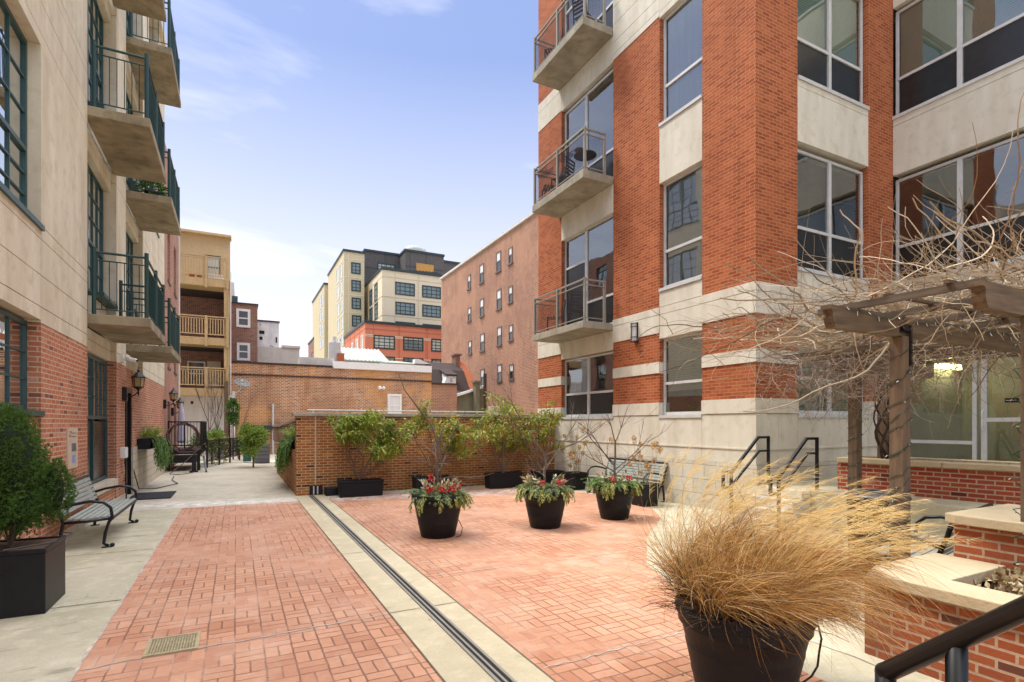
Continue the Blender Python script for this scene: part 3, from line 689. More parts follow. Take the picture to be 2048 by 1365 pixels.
# bays
def spandrel(fr, a, b, z0, z1, joints=()):
    zz = [z0] + list(joints) + [z1]
    for q0, q1 in zip(zz, zz[1:]): Bands(key(fr)).fbox(fr, a + .002, b - .002, q0 + .005, q1 - .005, -.3, .006)
lv = [(1.95, 3.70), (4.84, 7.25), (8.62, 11.05), (12.4, 14.8)]
spandrel(FR, 8.17, 9.44, 3.70, 4.77, (4.25, 4.42)); spandrel(FR, 8.17, 9.44, 7.25, 8.55, ()); spandrel(FR, 8.17, 9.44, 11.05, 12.33, (11.2, 11.5)); spandrel(FR, 8.17, 9.44, 14.8, RT)
spandrel(FR, 11.14, 13.62, 3.66, 4.16); spandrel(FR, 11.14, 13.62, 7.2, 7.93); spandrel(FR, 11.14, 13.62, 11.07, 11.75); spandrel(FR, 11.14, 13.62, 14.85, RT)
spandrel(FQ, 9.85, 12.22, 3.70, 4.77, (4.25,)); spandrel(FQ, 9.85, 12.22, 7.33, 8.55, (8.42,)); spandrel(FQ, 9.85, 12.22, 11.07, 12.33); spandrel(FQ, 9.85, 12.22, 14.8, RT)
for z0, z1, jj in ((3.32, 4.85, (4.25, 4.6)), (7.33, 8.6, (8.44,)), (11.1, 12.33, ()), (14.8, RT, ())): spandrel(F2, -4, YC, z0, z1, jj)
BR['c'].fbox(F2, -4, -1.6, 0, 3.3, -.3, 0)
for z0, z1 in ((4.85, 7.33), (8.6, 11.1), (12.33, 14.8)): BR['c'].fbox(F2, 1.4, 2.6, z0, z1, -.3, 0); BR['c'].fbox(F2, -4, -1.6, z0, z1, -.3, 0)
for k in 'abc': BR[k].build('brick_wall', M['right_brick'], rb)
for k in ST: ST[k].build('stone_band', M['stone'], rb)
blk.build('stone_plinth', M['stone_block'], rb)
MB().box(XR + 1.2, 20, YC + 1.2, 14.7, 0, RT - .1).box(X2 + 3.2, 20, -4, YC + 1.2, 0, RT - .1).box(XR + .3, 20, YC + .3, 14.7, RT - .15, RT).build('interior_wall', M['interior'], rb)
fl = MB()
for z in (3.75, 7.4, 11.15, 14.9): fl.box(XR + .29, XR + 1.2, YC + .29, 14.7, z - .2, z).box(X2 + .29, X2 + 3.2, -4, YC + 1.2, z - .2, z).box(XR + 1.2, X2 + .29, YC + .29, YC + 1.2, z - .2, z)
fl.build('floor_slab', M['interior'], rb)
for i, (z0, z1) in enumerate(lv):
    window(FR, 8.19, 9.42, z0, z1, rb, 'alu', 1, .72 if i == 0 else .85, .10, blind=(1.2 if i == 0 else True), darklow=False, wavy=True, curtain=(i > 0))
    window(FQ, 9.87, 12.20, z0, z1, rb, 'alu', 2, .72 if i == 0 else .85, .10, blind=True if i in (0, 2) else False, darklow=(i > 0))
    if i > 0:
        for (a, b) in ((4.45, 6.866), (2.6, 4.45), (-1.6, 1.4)): window(F2, a, b, z0 + .04, z1, rb, 'alu', 2 if b - a > 2 else 1, .85, .10, blind=(True if i >= 2 else (1.9 if a == 2.6 else False)))
window(FR, 11.16, 13.6, 1.95, 3.64, rb, 'alu', 2, .66, .10, blind=False, wavy=True)
for zt in (4.34, 8.13, 11.96):
    window(FR, 11.16, 12.5, zt, zt + 2.88, rb, 'alu', 1, .80, .10, sill=False, wavy=True, blind=False)
    window(FR, 12.5, 13.6, zt, zt + 2.88, rb, 'alu', 1, 2.0, .10, sill=False, darklow=(zt < 5), wavy=True)
def balcony_right(zt, zb, y0=11.16, y1=13.75, xo=7.72):
    s = bevel(MB().box(xo, XR + .01, y0, y1, zb, zt).build('balcony', M['slab_r'], rb), .012)
    m = MB(); hh = zt + 1.08
    P = [(XR - .22, y0 + .07), (xo + .09, y0 + .05), (xo + .06, (y0 + y1) / 2), (xo + .06, y1 - .05), (XR - .1, y1 - .05)]
    for i, (px, py) in enumerate(P): m.box(px - .03, px + .03, py - .03, py + .03, zt, hh + (.02 if i == 1 else 0))
    for z, r in ((hh - .03, .02), (hh - .16, .013), (zt + .09, .011)):
        m.bar((XR - .22, y0 + .05, z), (xo + .06, y0 + .05, z), r * 2); m.bar((xo + .06, y0 + .05, z), (xo + .06, y1 - .05, z), r * 2); m.bar((XR - .1, y1 - .05, z), (xo + .06, y1 - .05, z), r * 2)
    m.build('railing', M['alu_dark'], s)
    m = MB(); z0, z1 = zt + .1, hh - .16
    def wires(a, b):
        a, b = Vector(a), Vector(b); Ln = (b - a).length; n = int(Ln / .045)
        for i in range(1, n): q = a + (b - a) * i / n; m.tube([(q.x, q.y, z0), (q.x, q.y, z1)], .003, 3, cap=False)
        for i in range(1, 18): z = z0 + (z1 - z0) * i / 18; m.tube([(a.x, a.y, z), (b.x, b.y, z)], .003, 3, cap=False)
    wires((xo + .06, y0 + .08, 0), (xo + .06, y1 - .08, 0)); wires((xo + .09, y0 + .05, 0), (XR - .25, y0 + .05, 0)); wires((xo + .09, y1 - .05, 0), (XR - .13, y1 - .05, 0))
    m.build('mesh_infill', M['dark_metal'], s)
balcony_right(4.34, 4.16); balcony_right(8.13, 7.92); balcony_right(11.96, 11.76)
# glazed entrance lobby
a = MB(); fw = .05
def gl(u0, u1, z0, z1): a.fbox(F2, u0, u1, z0, z1, -.14, -.06)
for u in (6.78, 5.36, 5.20, 4.18, 4.06, 2.9): gl(u, u + (.085 if u in (5.20, 4.18) else .07), .66, 3.24)
gl(2.9, 6.85, 3.24, 3.315); gl(5.43, 6.78, 1.33, 1.40); gl(5.43, 6.78, .64, .72); gl(2.97, 4.06, .64, .72); gl(5.285, 4.18, 3.12, 3.2); gl(4.265, 5.20, 1.79, 1.87); gl(4.265, 5.2, .64, .8)
fo = a.build('entrance_frame', M['alu'], rb)
pn = MB(); X_ = X2 + .10
pn.quad((X_, 2.9, .66), (X_, 2.9, 3.24), (X_, 6.85, 3.24), (X_, 6.85, .66)); pn.build('entrance_glass', glass('lobby_glass', (.56, .60, .54), .08, .004), fo)
hd = MB().tube([(X2 + .05, 5.24, 2.0), (X2 - .02, 5.24, 2.0), (X2 - .03, 5.24, 1.97), (X2 - .03, 5.24, 1.66), (X2 - .02, 5.24, 1.63), (X2 + .05, 5.24, 1.63)], .012, 8).build('door_handle', M['alu'], rb)
rm = MB(); rm.box(X2 + 2.9, X2 + 3.15, -1, YC + 1, .6, 3.3).box(X2 + .3, X2 + 2.9, 6.80, 6.95, .6, 3.3).box(X2 + .1, X2 + 2.9, 1, 6.8, 3.3, 3.4).box(X2 + .1, X2 + 2.9, 1, 6.8, .55, .64)
rm.build('lobby_walls', M['room'], rb)
lt = thing('ceiling_light', 'lit yellow tube light inside the glazed entrance lobby', 'light', (X2 + 1.2, 6.7, 3.0))
p0 = onY(1857, 731, 6.72); p1 = onY(1912, 736, 6.72)
MB().box(p0[0], p1[0], 6.60, 6.70, p0[2] - .06, p0[2] + .06).build('tube', M['tube_light'], lt)
MB().box(p0[0] - .12, p0[0] - .003, 6.60, 6.72, p0[2] - .07, p0[2] + .07).box(p1[0] + .003, p1[0] + .06, 6.60, 6.72, p0[2] - .065, p0[2] + .065).build('end_cap', M['alu'], lt)
# stairwell sign
sg = thing('door_sign', 'small black Watch Your Step sign on the glass entrance door', 'sign', (X2, 4.75, 2.3))
c0 = onX(2010, 797, X2 + .06); c1 = onX(2038, 805, X2 + .06)
MB().box(X2 + .05, X2 + .06, c1[1], c0[1], c1[2] - .0, c0[2] + .0).build('panel', M['black'], sg)
def text(s, size, loc, rot, mat, parent, name='lettering', ext=.0015):
    cu = bpy.data.curves.new(name, 'FONT'); cu.body = s; cu.size = size; cu.extrude = ext; cu.align_x = 'CENTER'; cu.align_y = 'CENTER'
    o = bpy.data.objects.new(name, cu); col.objects.link(o); dg = bpy.context.evaluated_depsgraph_get()
    me = bpy.data.meshes.new_from_object(o.evaluated_get(dg)); bpy.data.objects.remove(o)
    o = bpy.data.objects.new(name, me); col.objects.link(o); me.materials.append(mat)
    o.parent = parent; o.location = Vector(loc) - wloc(parent); o.rotation_euler = rot; return o
text('Watch Your Step', abs(c0[1] - c1[1]) / 8.2, (X2 + .045, (c0[1] + c1[1]) / 2, (c0[2] + c1[2]) / 2), (R(90), 0, R(-90)), M['white'], sg)
# wall sconce
ws = thing('wall_sconce', 'frosted box lamp with dark bars on the orange brick pier', 'lamp', (8.6, 10.23, 3.95))
MB().tube([(8.56, 10.23, 3.76), (8.56, 10.23, 4.17)], .07, 12).build('lamp_shade', M['frost'], ws)
m = MB().box(8.615, 8.65, 10.15, 10.31, 3.72, 4.20)
for z in (3.735, 3.84, 4.09, 4.17): m.tube([(8.56 + .08 * math.cos(a * .35), 10.23 + .08 * math.sin(a * .35), z) for a in range(19)], .009, 5)
m.box(8.47, 8.482, 10.22, 10.24, 3.73, 4.18).build('cage', M['dark_metal'], ws)

# ------------------------------------------------------------ plaza brick wall
pw = thing('brick_wall', 'long brown brick garden wall with stone coping behind the potted trees', 'wall', (4.9, 13.9, 0))
MB().box(1.30, 8.63, 13.98, 14.28, .0, 1.93).build('brickwork', M['wall_brick'], pw)
bevel(MB().box(1.22, 8.63, 13.92, 14.34, 1.932, 2.02).build('coping', M['grey_coping'], pw), .012)
MB().box(1.725, 1.755, 13.972, 13.99, .22, 1.93).build('expansion_joint', M['strip'], pw)
MB().box(1.60, 1.90, 13.955, 13.979, .01, .24).build('drain_plate', M['black'], pw)
MB().box(1.68, 1.71, 13.945, 13.954, .02, .22).box(1.77, 1.80, 13.945, 13.954, .02, .22).build('drain_slot', M['alu'], pw)
sw = thing('side_wall', 'low brick ledge wall stepping back along the pale walkway', 'wall', (1.5, 18, 0))
MB().box(1.30, 1.75, 14.29, 21.0, 0, 1.08).build('brickwork', M['wall_brick'], sw)
a = MB()
prev = None
for i in range(0, 13):
    y = 14.35 + i * 1.0; z = 1.96 - .34 * min(1, (i / 9.0)) ** .8; x = 1.62 - .012 * i
    if prev: a.hexa([(prev[0], prev[1], 1.0), (prev[0] + .35, prev[1], 1.0), (x + .35, y, 1.0), (x, y, 1.0)], [(prev[0], prev[1], prev[2]), (prev[0] + .35, prev[1], prev[2]), (x + .35, y, z), (x, y, z)])
    prev = (x, y, z)
a.build('back_wall', M['house_brick'], sw)
a = MB(); prev = None
for i in range(0, 13):
    y = 14.35 + i * 1.0; z = 1.965 - .34 * min(1, (i / 9.0)) ** .8; x = 1.58 - .012 * i
    if prev: a.hexa([prev_b[0], prev_b[1], (x + .43, y, z), (x, y, z)], [prev_t[0], prev_t[1], (x + .43, y, z + .07), (x, y, z + .07)])
    prev = 1; prev_b = [(x, y, z), (x + .43, y, z)]; prev_t = [(x, y, z + .07), (x + .43, y, z + .07)]
a.build('coping', M['grey_coping'], sw)

gr_ = thing('guard_rail', 'thin grey pipe rail running behind the coping of the brick garden wall', 'railing', (5, 15.8, 0))
m = MB().tube([(1.75, 15.8, 2.13), (8.6, 15.8, 2.13)], .022, 6); m.build('rail', M['alu'], gr_)
for k in range(5): MB().tube([(1.9 + k * 1.65, 15.8, 0), (1.9 + k * 1.65, 15.8, 2.13)], .018, 6).build('post', M['alu'], gr_)

# ------------------------------------------------------------ plant makers
def rv(s=1): return Vector((rnd.uniform(-s, s), rnd.uniform(-s, s), rnd.uniform(-s, s)))
def branch(mb, p, d, ln, r, depth, tips, seg=5, wob=.22, kids=(2, 4), spread=.7, up=.08, nside=5, shrink=.62, gather=1):
    pts = [Vector(p)]; d = Vector(d).normalized()
    for i in range(seg):
        d = (d + rv(wob) * .5 + Vector((0, 0, up))).normalized(); pts.append(pts[-1] + d * ln / seg)
        if depth <= gather and i > 0: tips.append((pts[-1].copy(), d.copy()))
    mb.tube(pts, r, nside, r * .45, cap=False)
    if depth <= 0: tips.append((pts[-1], d)); return
    for k in range(rnd.randint(*kids)):
        i = rnd.randint(max(1, seg // 3), seg); q = pts[i]
        sd = (d + rv(1).normalized() * spread + Vector((0, 0, up))).normalized()
        branch(mb, q, sd, ln * rnd.uniform(shrink * .75, shrink * 1.15), r * .55, depth - 1, tips, seg, wob, kids, spread, up, max(3, nside - 1), shrink, gather)
def leaves_at(mb, tips, n, ln, wd, droop=.15, jit=.04, back=.35, keep=.5):
    for p, d in tips:
        if rnd.random() > keep: continue
        for k in range(n):
            v = (d * back + rv(1).normalized() + Vector((0, 0, -.05))).normalized()
            mb.leaf(p + rv(jit), v, rv(1).normalized() + Vector((0, 0, 1.2)), ln * rnd.uniform(.6, 1.2), wd * rnd.uniform(.7, 1.2), droop)
def sprig(mb, p, d, ln, w, droop, n=14, nl=.035, nw=.006):
    p = Vector(p); d = Vector(d).normalized(); q = p.copy(); st = ln / n
    for i in range(n):
        d = (d + Vector((0, 0, -droop / n * 2)) + rv(.05)).normalized(); q = q + d * st
        for sgn in (-1, 1, 0):
            sd = d.cross(Vector((0, 0, 1)));
            if sd.length < .01: sd = Vector((1, 0, 0))
            sd.normalize(); v = (d * .8 + sd * sgn * w + rv(.3)).normalized()
            mb.leaf(q, v, Vector((0, 0, 1)) + rv(.5), nl * (1 - .5 * i / n) * rnd.uniform(.8, 1.3), nw, .2)
def puff(mb, c, r, n, ln, wd, stretch=(1, 1, 1), outw=.8, droop=.1, shell=.5):
    c = Vector(c)
    for i in range(n):
        v = rv(1)
        while v.length > 1 or v.length < .1: v = rv(1)
        u = v.normalized() * (shell + (1 - shell) * rnd.random()) * r
        p = c + Vector((u.x * stretch[0], u.y * stretch[1], u.z * stretch[2]))
        mb.leaf(p, (v.normalized() * outw + rv(.6) + Vector((0, 0, .2))), rv(1), ln * rnd.uniform(.6, 1.3), wd, droop)

# --- round black pots with winter greens
POT = [(.001, 0), (.235, 0), (.245, .02), (.285, .20), (.290, .215), (.288, .225), (.318, .36), (.322, .375), (.320, .385), (.345, .49), (.362, .50), (.364, .545), (.378, .555), (.380, .60), (.372, .615), (.352, .615), (.345, .57), (.34, .55), (.001, .55)]
def pot(parent, sc_=1.0):
    c = parent.location
    o = MB().lathe([(r * sc_, z * sc_) for r, z in POT], c, 40, caps=False).build('pot', M['pot'], parent, smooth=True)
    b = o.modifiers.new('edge', 'EDGE_SPLIT'); b.split_angle = R(50)
    return o
def winter_greens(parent, seed, berries, style):
    global rnd
    rnd = random.Random(seed); c = Vector(parent.location) + Vector((0, 0, .62))
    MB().lathe([(.001, .0), (.34, 0)], c - Vector((0, 0, .015)), 20, caps=False).build('soil', M['soil'], parent)
    a, b, mg = MB(), MB(), MB()
    for i in range(75):
        an = rnd.uniform(0, 2 * math.pi); rr = rnd.uniform(.12, .33); p = c + Vector((math.cos(an) * rr, math.sin(an) * rr, rnd.uniform(0, .08)))
        dv = Vector((math.cos(an), math.sin(an), rnd.uniform(.1, .8)))
        sprig(a, p, dv, rnd.uniform(.16, .30), .9, rnd.uniform(.3, .9), 12, .06, .012)
    for i in range(44):
        an = rnd.uniform(0, 2 * math.pi); rr = rnd.uniform(.27, .36); p = c + Vector((math.cos(an) * rr, math.sin(an) * rr, rnd.uniform(.0, .06)))
        sprig(b, p, Vector((math.cos(an), math.sin(an), rnd.uniform(.05, .7))), rnd.uniform(.12, .30), .8, rnd.uniform(.9, 2.2), 9, .075, .024)
    for i in range(16 if style else 6):
        an = rnd.uniform(0, 2 * math.pi); rr = rnd.uniform(.05, .26); p = c + Vector((math.cos(an) * rr, math.sin(an) * rr, .04)); dv = Vector((math.cos(an) * .7, math.sin(an) * .7, 1))
        for k in range(6): mg.leaf(p + dv * .03 * k, dv + rv(.9), rv(1), rnd.uniform(.10, .16), .045, .15)
    a.build('evergreen_sprigs', M['spruce'] if style else M['juniper'], parent); b.build('drooping_cedar', M['cedar'], parent); mg.build('broad_leaves', M['magnolia'], parent)
    if berries:
        an0 = [-2.3, -1.15, -.45, 2.2, -1.7][:berries]
        for an in an0:
            cc = c + Vector((math.cos(an) * .30, math.sin(an) * .30, .14)) if an != 2.2 else c + Vector((-.1, .05, .28))
            q = MB()
            for k in range(30): q.ball(cc + rv(.05), rnd.uniform(.011, .016), 4)
            q.build('berry_cluster', M['berry'], parent, smooth=True)
def pot_tree(parent, seed, h, lean, kind):
    global rnd
    rnd = random.Random(seed); c = Vector(parent.location); t = MB(); tips = []
    top = c + Vector((lean[0], lean[1], h))
    pts = [c + Vector((0, 0, .5))] + [c + (top - c) * k + rv(.012) for k in (.35, .5, .65, .8, 1)]
    t.tube(pts, .026, 7, .017)
    return t, tips, pts
# pot 1: staked tree with a tall arching limb
p1_ = thing('potted_tree', 'leafless staked sapling with one tall limb in the round black pot nearest the drain', 'potted plant', (2.80, 7.98, 0), 'round black pots with winter greens')
pot(p1_, 1.08); winter_greens(p1_, 11, 5, 1)
t, tips, pts = pot_tree(p1_, 3, 1.55, (.0, 0, 0), 0)
c = Vector(p1_.location); T = pts[-1]
t.tube([T - Vector((0, 0, .15)), T + Vector((-.10, .05, .18)), T + Vector((-.32, .1, .47)), T + Vector((-.50, .15, .72)), T + Vector((-.58, .2, .98))], .018, 6, .004)
t.tube([T - Vector((0, 0, .3)), T + Vector((.2, .0, .0)), T + Vector((.45, .05, .35)), T + Vector((.55, .1, .60))], .010, 5, .003)
for k in range(9):
    an = rnd.uniform(0, 6.28); branch(t, c + Vector((0, 0, rnd.uniform(.65, 1.5))), Vector((math.cos(an), math.sin(an), .25)), rnd.uniform(.5, .8), .008, 1, tips, 6, .35, (2, 3), .6, .0, 4)
t.build('branches', M['bark'], p1_)
MB().tube([c + Vector((.035, -.01, .5)), c + Vector((.04, -.01, 1.6))], .013, 5).tube([c + Vector((.0, -.03, .62)), c + Vector((.09, -.02, .63))], .01, 5).build('stake', M['postwood'], p1_)
MB().tube([c + Vector((.30, -.1, .25)), c + Vector((.36, -.12, .12)), c + Vector((.30, -.2, .02)), c + Vector((.2, -.25, .012))], .006, 5).build('cable', M['black'], p1_)
# pot 2
p2_ = thing('potted_tree', 'leafless sapling with long side limbs in the middle round black pot with red berries', 'potted plant', (4.66, 7.85, 0), 'round black pots with winter greens')
pot(p2_, 1.04); winter_greens(p2_, 12, 3, 1)
t, tips, pts = pot_tree(p2_, 5, 1.25, (.05, .1, 0), 0); c = Vector(p2_.location); T = pts[-1]
for d_, l_ in (((-.9, .2, 1.1), 1.15), ((.55, .1, .6), 1.3), ((.2, 0, 1.2), .9), ((-.7, 0, .7), .9), ((.9, -.1, .35), 1.1), ((-.5, .3, .9), 1.2)): branch(t, T - Vector((0, 0, rnd.uniform(0, .35))), d_, l_, .013, 2, tips, 7, .2, (2, 3), .55, .02, 5, .5)
for k in range(7):
    an = rnd.uniform(0, 6.28); branch(t, c + Vector((0, 0, rnd.uniform(.6, 1.1))), Vector((math.cos(an), math.sin(an), .25)), rnd.uniform(.4, .7), .007, 1, tips, 6, .45, (2, 3), .7, .0, 4)
t.build('branches', M['bark'], p2_)
# pot 3
p3_ = thing('potted_tree', 'bare wide twiggy sapling in the round black pot beside the far bench', 'potted plant', (6.22, 7.98, 0), 'round black pots with winter greens')
pot(p3_, 1.04); winter_greens(p3_, 13, 2, 0)
t, tips, pts = pot_tree(p3_, 6, 1.45, (.05, .05, 0), 0); c = Vector(p3_.location); T = pts[-1]
for d_, l_, z_ in (((-.8, .1, .55), .95, .45), ((-.9, -.1, .35), .8, .6), ((.75, -.1, .45), 1.0, .55), ((.6, 0, .9), .7, .05), ((-.3, .1, 1.1), .55, .05), ((.9, .1, .55), .8, .65), ((-.7, .3, .7), .8, .5)): branch(t, T - Vector((0, 0, z_)), d_, l_, .012, 2, tips, 7, .16, (2, 3), .5, .03, 5, .52)
t.build('branches', M['bark'], p3_)

# --- rectangular planters with leafy rhododendrons
def trough(name, label, x0, x1, y0, y1, h, grp='black planter boxes by the brick wall'):
    o = thing(name, label, 'planter', ((x0 + x1) / 2, (y0 + y1) / 2, 0), grp)
    m = MB(); t = .03
    m.hexa([(x0 + .03, y0 + .02, 0), (x1 - .03, y0 + .02, 0), (x1 - .03, y1 - .02, 0), (x0 + .03, y1 - .02, 0)], [(x0 + .01, y0 + .01, h - .06), (x1 - .01, y0 + .01, h - .06), (x1 - .01, y1 - .01, h - .06), (x0 + .01, y1 - .01, h - .06)])
    m.box(x0, x1, y0, y0 + t, h - .058, h).box(x0, x1, y1 - t, y1, h - .058, h).box(x0, x0 + t, y0 + t, y1 - t, h - .058, h).box(x1 - t, x1, y0 + t, y1 - t, h - .058, h)
    bevel(m.build('box', M['pot'], o), .008)
    MB().box(x0 + t, x1 - t, y0 + t, y1 - t, h - .057, h - .03).build('soil', M['soil'], o); return o
rnd = random.Random(21)
q = trough('planter_box', 'long black trough with a leaning leafy green bush against the brick wall', 2.15, 3.20, 13.05, 13.42, .40)
t, lf, tips = MB(), MB(), []
c = Vector((2.65, 13.25, .4))
for d_, l_ in (((.75, -.05, 1.2), 1.0), ((.3, 0, 1.4), 1.05), ((-.5, 0, 1.3), .95), ((.95, .0, .9), 1.0), ((1.0, -.1, .5), .8), ((-.8, -.1, 1.1), 1.0), ((.5, -.2, 1.2), 1.1)): branch(t, c, d_, l_, .018, 2, tips, 6, .22, (4, 5), .85, .02, 5, .52)
tips = [x for x in tips if x[0].z > .95 + .35 * (x[0].x < 2.7)]
leaves_at(lf, tips, 10, .15, .05, .2, .07); t.build('branches', M['bark'], q); lf.build('leaves', M['rhodo'], q)
q = trough('planter_box', 'long black trough holding the yellowing bush near the middle of the brick wall', 6.0, 7.0, 13.0, 13.38, .42)
t, lf, tips = MB(), MB(), []
c = Vector((6.5, 13.2, .4))
for d_, l_ in (((.5, -.05, 1.4), 1.35), ((-.5, 0, 1.3), 1.3), ((-1.1, 0, .9), 1.4), ((1.1, .0, 1.0), 1.3), ((0, -.1, 1), 1.35), ((-.9, -.1, 1.3), 1.25)): branch(t, c, d_, l_, .018, 2, tips, 6, .26, (3, 4), .85, .03, 5, .5)
tips = [x for x in tips if x[0].z > 1.0]
leaves_at(lf, tips, 8, .15, .048, .2, .09); t.build('branches', M['bark'], q); lf.build('leaves', M['rhodo2'], q)
q = trough('planter_box', 'black trough half hidden behind the nearest potted sapling', 4.0, 5.0, 13.1, 13.45, .40)
t, lf, tips = MB(), MB(), []
c = Vector((4.6, 13.3, .4))
for d_, l_ in (((.5, -.05, 1.3), 1.2), ((-.8, 0, 1.1), 1.3), ((1.0, 0, .9), 1.35), ((-.2, .0, 1.9), 1.2), ((1.1, 0, 1.3), 1.2)): branch(t, c, d_, l_, .017, 2, tips, 6, .26, (3, 4), .85, .04, 5, .5)
tips = [x for x in tips if x[0].z > .95]
leaves_at(lf, tips, 8, .15, .048, .2, .09); t.build('branches', M['bark'], q); lf.build('leaves', M['rhodo2'], q)
q = trough('planter_box', 'black trough at the far right end of the brick wall', 7.35, 8.3, 12.9, 13.3, .42)
t, lf, tips = MB(), MB(), []
c = Vector((7.6, 13.1, .4))
for d_, l_ in (((.2, -.05, 1.6), 1.5), ((-.6, 0, 1.5), 1.5), ((-1.1, 0, 1.2), 1.5), ((.4, .0, 1.5), 1.2), ((-.7, 0, .9), 1.1)): branch(t, c, d_, l_, .018, 2, tips, 6, .24, (3, 4), .8, .04, 5, .5)
tips = [x for x in tips if x[0].z > 1.0]
leaves_at(lf, tips, 8, .15, .048, .2, .09); t.build('branches', M['bark'], q); lf.build('leaves', M['rhodo2'], q)
# utility box
u = thing('utility_box', 'small low black utility box on the ground against the brick wall', 'box', (2.0, 13.8, 0))
bevel(MB().box(1.93, 2.30, 13.62, 13.90, .0, .15).build('body', M['black'], u), .02); bevel(MB().box(1.92, 2.31, 13.61, 13.91, .152, .2).build('lid', M['black'], u), .02)

# --- square pots with dried hydrangeas
def hyd(label, cx, cy, s, h, seed, hh):
    global rnd
    rnd = random.Random(seed)
    o = thing('potted_hydrangea', label, 'potted plant', (cx, cy, 0), 'square black pots with dried hydrangeas')
    m = MB(); b = s * .72
    m.hexa([(cx - b, cy - b, 0), (cx + b, cy - b, 0), (cx + b, cy + b, 0), (cx - b, cy + b, 0)], [(cx - s * .94, cy - s * .94, h - .09), (cx + s * .94, cy - s * .94, h - .09), (cx + s * .94, cy + s * .94, h - .09), (cx - s * .94, cy + s * .94, h - .09)])
    m.box(cx - s, cx + s, cy - s, cy - s + .04, h - .088, h).box(cx - s, cx + s, cy + s - .04, cy + s, h - .088, h).box(cx - s, cx - s + .04, cy - s + .04, cy + s - .04, h - .088, h).box(cx + s - .04, cx + s, cy - s + .04, cy + s - .04, h - .088, h)
    bevel(m.build('pot', M['pot'], o), .012)
    MB().box(cx - s + .04, cx + s - .04, cy - s + .04, cy + s - .04, h - .087, h - .04).build('soil', M['soil'], o)
    t, f, tips = MB(), MB(), []
    for k in range(15):
        an = rnd.uniform(0, 6.28); v = Vector((math.cos(an) * .55, math.sin(an) * .55, 1.2)); l = hh * rnd.uniform(.6, 1.1)
        tp = []; branch(t, (cx + rnd.uniform(-.1, .1), cy + rnd.uniform(-.1, .1), h - .05), v, l, .006, 1, tp, 5, .2, (1, 2), .6, .03, 4, .5); tips += tp[-3:]
    for p, d_ in tips: puff(f, p, .045, 34, .034, .026, outw=.6, shell=.3)
    t.build('stems', M['bark_light'], o); f.build('flower_heads', M['hydra'], o); return o
hyd('squat black pot of tawny dried hydrangeas to the right of the far bench', 7.78, 8.95, .26, .48, 31, .75)
hyd('black pot of pale dried hydrangeas tucked left of the far bench', 8.05, 12.0, .26, .46, 32, .75)

# ------------------------------------------------------------ benches
def bench(label, loc, rz, L_=2.1):
    o = thing('park_bench', label, 'bench', (0, 0, 0), 'slatted park benches with black iron ends')
    # local: faces +X, runs along Y 0..L_
    def side(y):
        m = MB()
        m.tube([(.56, y, .02), (.50, y, .06), (.52, y, .22), (.56, y, .36), (.60, y, .42), (.58, y, .56), (.50, y, .64), (.35, y, .665), (.15, y, .63), (.0, y, .58)], .021, 8)
        m.tube([(.0, y, .0), (.02, y, .2), (.05, y, .38), (.02, y, .5), (-.05, y, .70), (-.09, y, .86)], .022, 8)
        m.tube([(.05, y, .38), (.3, y, .385), (.58, y, .41)], .02, 8)
        m.box(.48, .60, y - .035, y + .035, 0, .018).box(-.05, .07, y - .035, y + .035, 0, .018)
        m.ball((.60, y, .035), .03, 8)
        return m
    side(0).build('end_frame', M['black'], o, smooth=True); side(L_).build('end_frame', M['black'], o, smooth=True)
    m = MB()
    for i in range(7): x = .08 + i * .077; m.box(x, x + .055, .015, L_ - .015, .405 + .008 * abs(i - 2) * .5, .425 + .008 * abs(i - 2) * .5)
    m.build('seat', M['slat'], o)
    m = MB()
    for i in range(6): z = .48 + i * .062; x = .03 - (z - .48) * .32; m.hexa([(x, .015, z), (x + .016, .015, z), (x + .016, L_ - .015, z), (x, L_ - .015, z)], [(x - .015, .015, z + .047), (x + .001, .015, z + .047), (x + .001, L_ - .015, z + .047), (x - .015, L_ - .015, z + .047)])
    m.build('backrest', M['slat'], o)
    m = MB().tube([(-.088, 0, .865), (-.088, L_, .865)], .018, 8).tube([(.60, 0, .405), (.60, L_, .405)], .016, 8)
    m.build('rails', M['black'], o)
    o.location = loc; o.rotation_euler = (0, 0, rz); return o
b1 = bench('slatted bench beside the small conifer against the left brick wall', (-2.16, 9.38, 0), 0)
b2 = copy_tree(b1); b2.location = (8.52, 11.25, 0); b2.rotation_euler = (0, 0, math.pi); b2['label'] = 'slatted bench between two dried hydrangea pots against the cream stone base'
b3 = bench('slatted bench seen from behind under the wooden pergola', (0, 0, 0), 0, 1.5)
b3.location = (7.38, 2.95, 0); b3.rotation_euler = (0, 0, R(101))

# ------------------------------------------------------------ conifer in square planter
rnd = random.Random(41)
cp = thing('potted_conifer', 'dense dark green conifer in a large square charcoal planter at the left edge', 'potted plant', (-1.9, 6.7, 0))
m = MB().hexa([(-2.27, 6.36, 0), (-1.56, 6.36, 0), (-1.56, 7.02, 0), (-2.27, 7.02, 0)], [(-2.27, 6.36, .56), (-1.56, 6.36, .56), (-1.56, 7.02, .56), (-2.27, 7.02, .56)])
m.box(-2.275, -1.555, 6.355, 6.385, .5605, .605).box(-2.275, -1.555, 6.995, 7.025, .5605, .605).box(-2.275, -2.245, 6.385, 6.995, .5605, .605).box(-1.585, -1.555, 6.385, 6.995, .5605, .605)
bevel(m.build('planter', plain('charcoal_planter', (.014, .015, .019), .45, var=.4, bmp=.2, spec=.3), cp), .008)
MB().box(-2.245, -1.585, 6.385, 6.995, .5605, .585).build('soil', M['mulch'], cp)
t = MB().tube([(-1.9, 6.7, .55), (-1.89, 6.7, .8), (-1.92, 6.72, 1.6)], .025, 6, .01)
